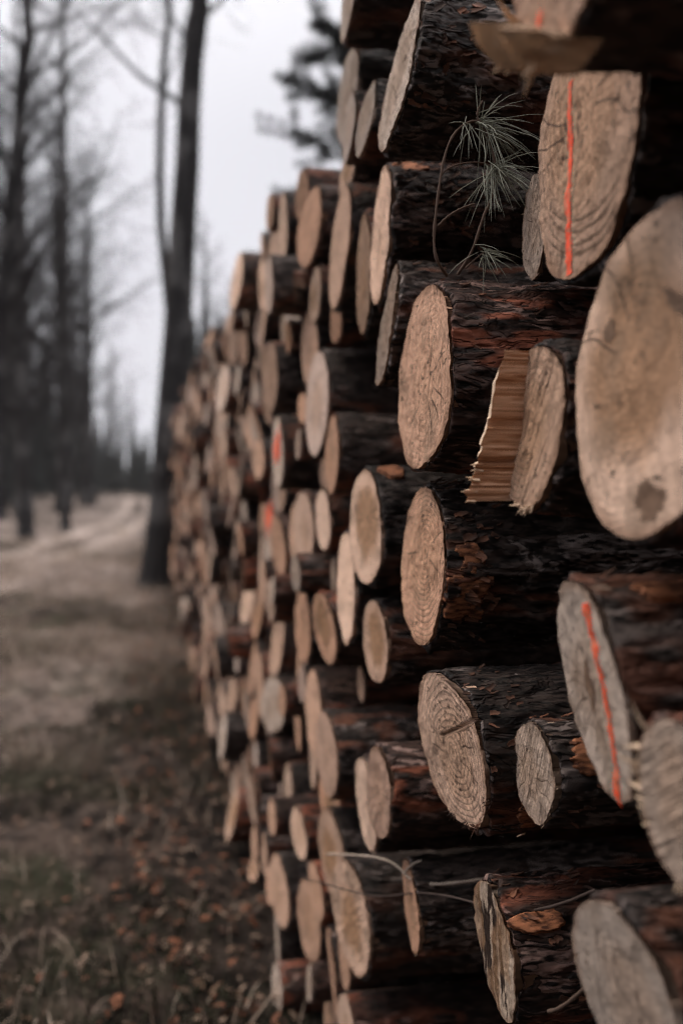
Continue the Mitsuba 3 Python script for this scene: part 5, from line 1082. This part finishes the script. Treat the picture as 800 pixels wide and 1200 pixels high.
def conifer(seed, H, r0, wide):
    r = np.random.default_rng(seed)
    t = np.linspace(0, 1, 10)
    tr = tubes([(np.stack([0 * t, 0 * t, H * t - 0.1], -1), r0 * (1 - t) + 0.015)], 9)
    V, F, n = [], [], 0
    for _ in range(1500):
        h = r.uniform(0.06, 1) ** 0.9
        a = r.uniform(0, 2 * np.pi)
        reach = wide * (1.03 - h) * r.uniform(0.35, 1.0) * (0.75 + 0.5 * meshkit.noise(np.array([a * 2, h * 9, seed])))
        o = np.array([math.cos(a), math.sin(a), 0])
        base = np.array([0, 0, H * h]) + o * reach * r.uniform(0.1, 0.6)
        tip = np.array([0, 0, H * h - 0.28 * reach + r.normal(0, 0.08)]) + o * reach
        sd = np.cross(o, [0, 0, 1.0]) * r.uniform(0.10, 0.28)
        mid = (base + tip) / 2 + r.normal(0, 0.06, 3)
        V += [base - sd * 0.4, base + sd * 0.4, mid + sd + [0, 0, -0.08], tip, mid - sd + [0, 0, -0.08], mid + [0, 0, 0.1]]
        F += [[n, n + 1, n + 5], [n + 1, n + 2, n + 5], [n + 2, n + 3, n + 5], [n + 3, n + 4, n + 5], [n + 4, n, n + 5]]
        n += 6
    return tr, (np.array(V), np.array(F))


CM = ('trunk_bark', 'far_needles')
SPRUCE = ('small dark spruce at the front edge of the woods left of the track', 'dark spruce inside the woods left of the track', 'tall dark spruce deep in the woods left of the track', 'dark spruce behind the tall ones left of the track', 'hazy spruce farthest back beyond the end of the track')
firs = [[mikit.ply(m, b, smooth=False) for m, b in zip(conifer(40 + q, 14, 0.16, 2.3), CM)] for q in range(3)]
n = 0
for row, (y, x0, x1, step, s0, s1) in enumerate(((50, -14, -6.8, 1.9, 0.45, 0.65), (66, -17, -6.0, 1.8, 0.7, 0.95), (88, -20, -6.4, 2.1, 0.85, 1.15), (112, -24, -5.6, 2.3, 0.85, 1.15), (150, -28, -8.5, 2.5, 0.75, 1.05))):
    x = x0
    while x < x1:
        put_tree('spruce', firs[n % 3], float(x + r.uniform(-0.6, 0.6)), float(y + r.uniform(-7, 7)), SPRUCE[row], SPRUCE[row].replace('spruce', 'spruces'), scale=float(r.uniform(s0, s1)), rz=float(r.uniform(0, 360)), parts=('trunk', 'crown'))
        x += step * r.uniform(0.7, 1.3)
        n += 1
for q in range(34):
    y = float(r.uniform(105, 165))
    x = float(-0.5 * y / 15 + 1.6 - r.uniform(0, 0.24 * y))
    put_tree('young_spruce', firs[q % 3], x, y, 'low young spruce under the tall bare trees left of the track', 'low young spruces under the bare trees', scale=float(r.uniform(0.30, 0.5)), rz=float(r.uniform(0, 360)), parts=('trunk', 'crown'))
for q in range(46):
    y = float(r.uniform(108, 165))
    x = float(y * r.uniform(-0.075, 0.004))
    put_tree('young_spruce', firs[q % 3], x, y, 'young spruce in the thicket right behind the end of the track', 'young spruces right behind the end of the track', scale=float(r.uniform(0.30, 0.62)), rz=float(r.uniform(0, 360)), parts=('trunk', 'crown'))
for q, (x, y) in enumerate([(-9, -5), (-6.5, -7), (-4, -6), (-1.8, -7.5), (0.6, -6), (2.8, -7), (5, -6.5), (-11, -9), (-7.5, -11), (-3, -10.5), (1.5, -10.5), (4.5, -11), (7.5, -9)]):  # trees added out of view to block sky light and darken the near-side bark
    put_tree('spruce', firs[q % 3], x, y, 'added unseen dark spruce behind the viewer, cutting sky light', 'added unseen spruces behind the viewer', scale=float(r.uniform(0.95, 1.25)), rz=float(r.uniform(0, 360)), parts=('trunk', 'crown'))
for q, (x, y, s) in enumerate(((2.7, 46, 0.70), (3.6, 50, 0.62), (1.9, 60, 0.62), (2.15, 44, 0.58), (1.7, 52, 0.5), (3.3, 45, 0.66), (2.5, 52, 0.72), (5.3, 55, 0.6), (4.0, 70, 0.8), (7.0, 66, 0.75), (2.9, 95, 0.8), (6.0, 100, 0.9))):
    put_tree('spruce', firs[q % 3], x, y, 'grey-green spruce half hidden behind the far end of the stack', 'spruces behind the stack', scale=s, rz=50 * q, parts=('trunk', 'crown'))


def pine(seed, H, r0, tufts_at):
    """A pine whose few needle-bearing limbs stand against the sky; tufts_at: (height, azimuth degrees, reach)."""
    r = np.random.default_rng(seed)
    t = np.linspace(0, 1, 14)
    P = np.stack([0.3 * np.sin(t * 2), 0 * t, H * t], -1)
    tr = tubes([(P, r0 * (1 - 0.8 * t) + 0.01)], 12)
    br, nd = [], []
    for h, a, reach in tufts_at:
        a = math.radians(a)
        p0 = np.array([np.interp(h / H, t, P[:, c]) for c in range(3)])
        b = branch_path(r, p0, np.array([math.cos(a), math.sin(a), 0.12]), reach, 8, 0.10, 0.02)
        br.append((b, np.linspace(0.03, 0.008, 8)))
        for m in range(16):
            s = r.uniform(0.3, 1.0) ** 0.7
            q0 = np.array([np.interp(s * 7, np.arange(8), b[:, c]) for c in range(3)])
            sub = branch_path(r, q0, (b[-1] - b[0]) / reach + r.normal(0, 0.6, 3), reach * r.uniform(0.12, 0.3), 8, 0.12, 0.05)
            br.append((sub, np.linspace(0.008, 0.004, 8)))
            for e in (sub[-1], sub[5], sub[3]):
                d0 = sub[-1] - sub[0]
                d0 = d0 / np.linalg.norm(d0)
                for _ in range(46):
                    q = d0 * 0.5 + r.normal(0, 0.6, 3)
                    q /= np.linalg.norm(q)
                    nd.append((np.array([e, e + q * 0.07, e + q * 0.12]), np.array([0.004, 0.004, 0.0015])))
    return tr, tubes(br, 5), tubes(nd, 3)


PM = ('trunk_bark', 'branch_bark', 'far_needles')
limbs = [(6.6 + 0.22 * q, a, l * 1.5) for q, (a, l) in enumerate(((190, 1.3), (150, 1.6), (215, 1.2), (170, 1.7), (200, 1.4), (140, 1.4), (185, 1.6), (230, 1.3), (165, 1.2), (200, 0.9), (175, 1.4), (195, 1.5), (155, 1.3), (185, 1.1), (20, 1.5), (60, 1.4), (320, 1.5)))]
put_tree('pine_tree', plys(pine(3, 12.5, 0.14, limbs), PM), 4.6, 17.0, 'dark pine branches showing above the top of the stack', parts=('trunk', 'branches', 'needles'))
limbs = [(6.7 + 0.4 * q, a, l) for q, (a, l) in enumerate(((180, 1.9), (160, 1.6), (205, 1.5), (185, 1.2), (30, 1.4), (300, 1.4)))]
put_tree('pine_tree', plys(pine(4, 11, 0.13, limbs), PM), 4.3, 26.0, 'pine branch reaching out over the far slope of the stack', parts=('trunk', 'branches', 'needles'))

# ------------------------------------------------------------------ haze
scene['haze'] = {'type': 'cube', 'to_world': T().translate([0, 150, 17]).scale([160, 185, 19.5]), 'bsdf': {'type': 'null'}, 'interior': {'type': 'ref', 'id': 'haze_air'}}
tag('haze', 'thin grey haze hanging in the woods', kind='stuff')
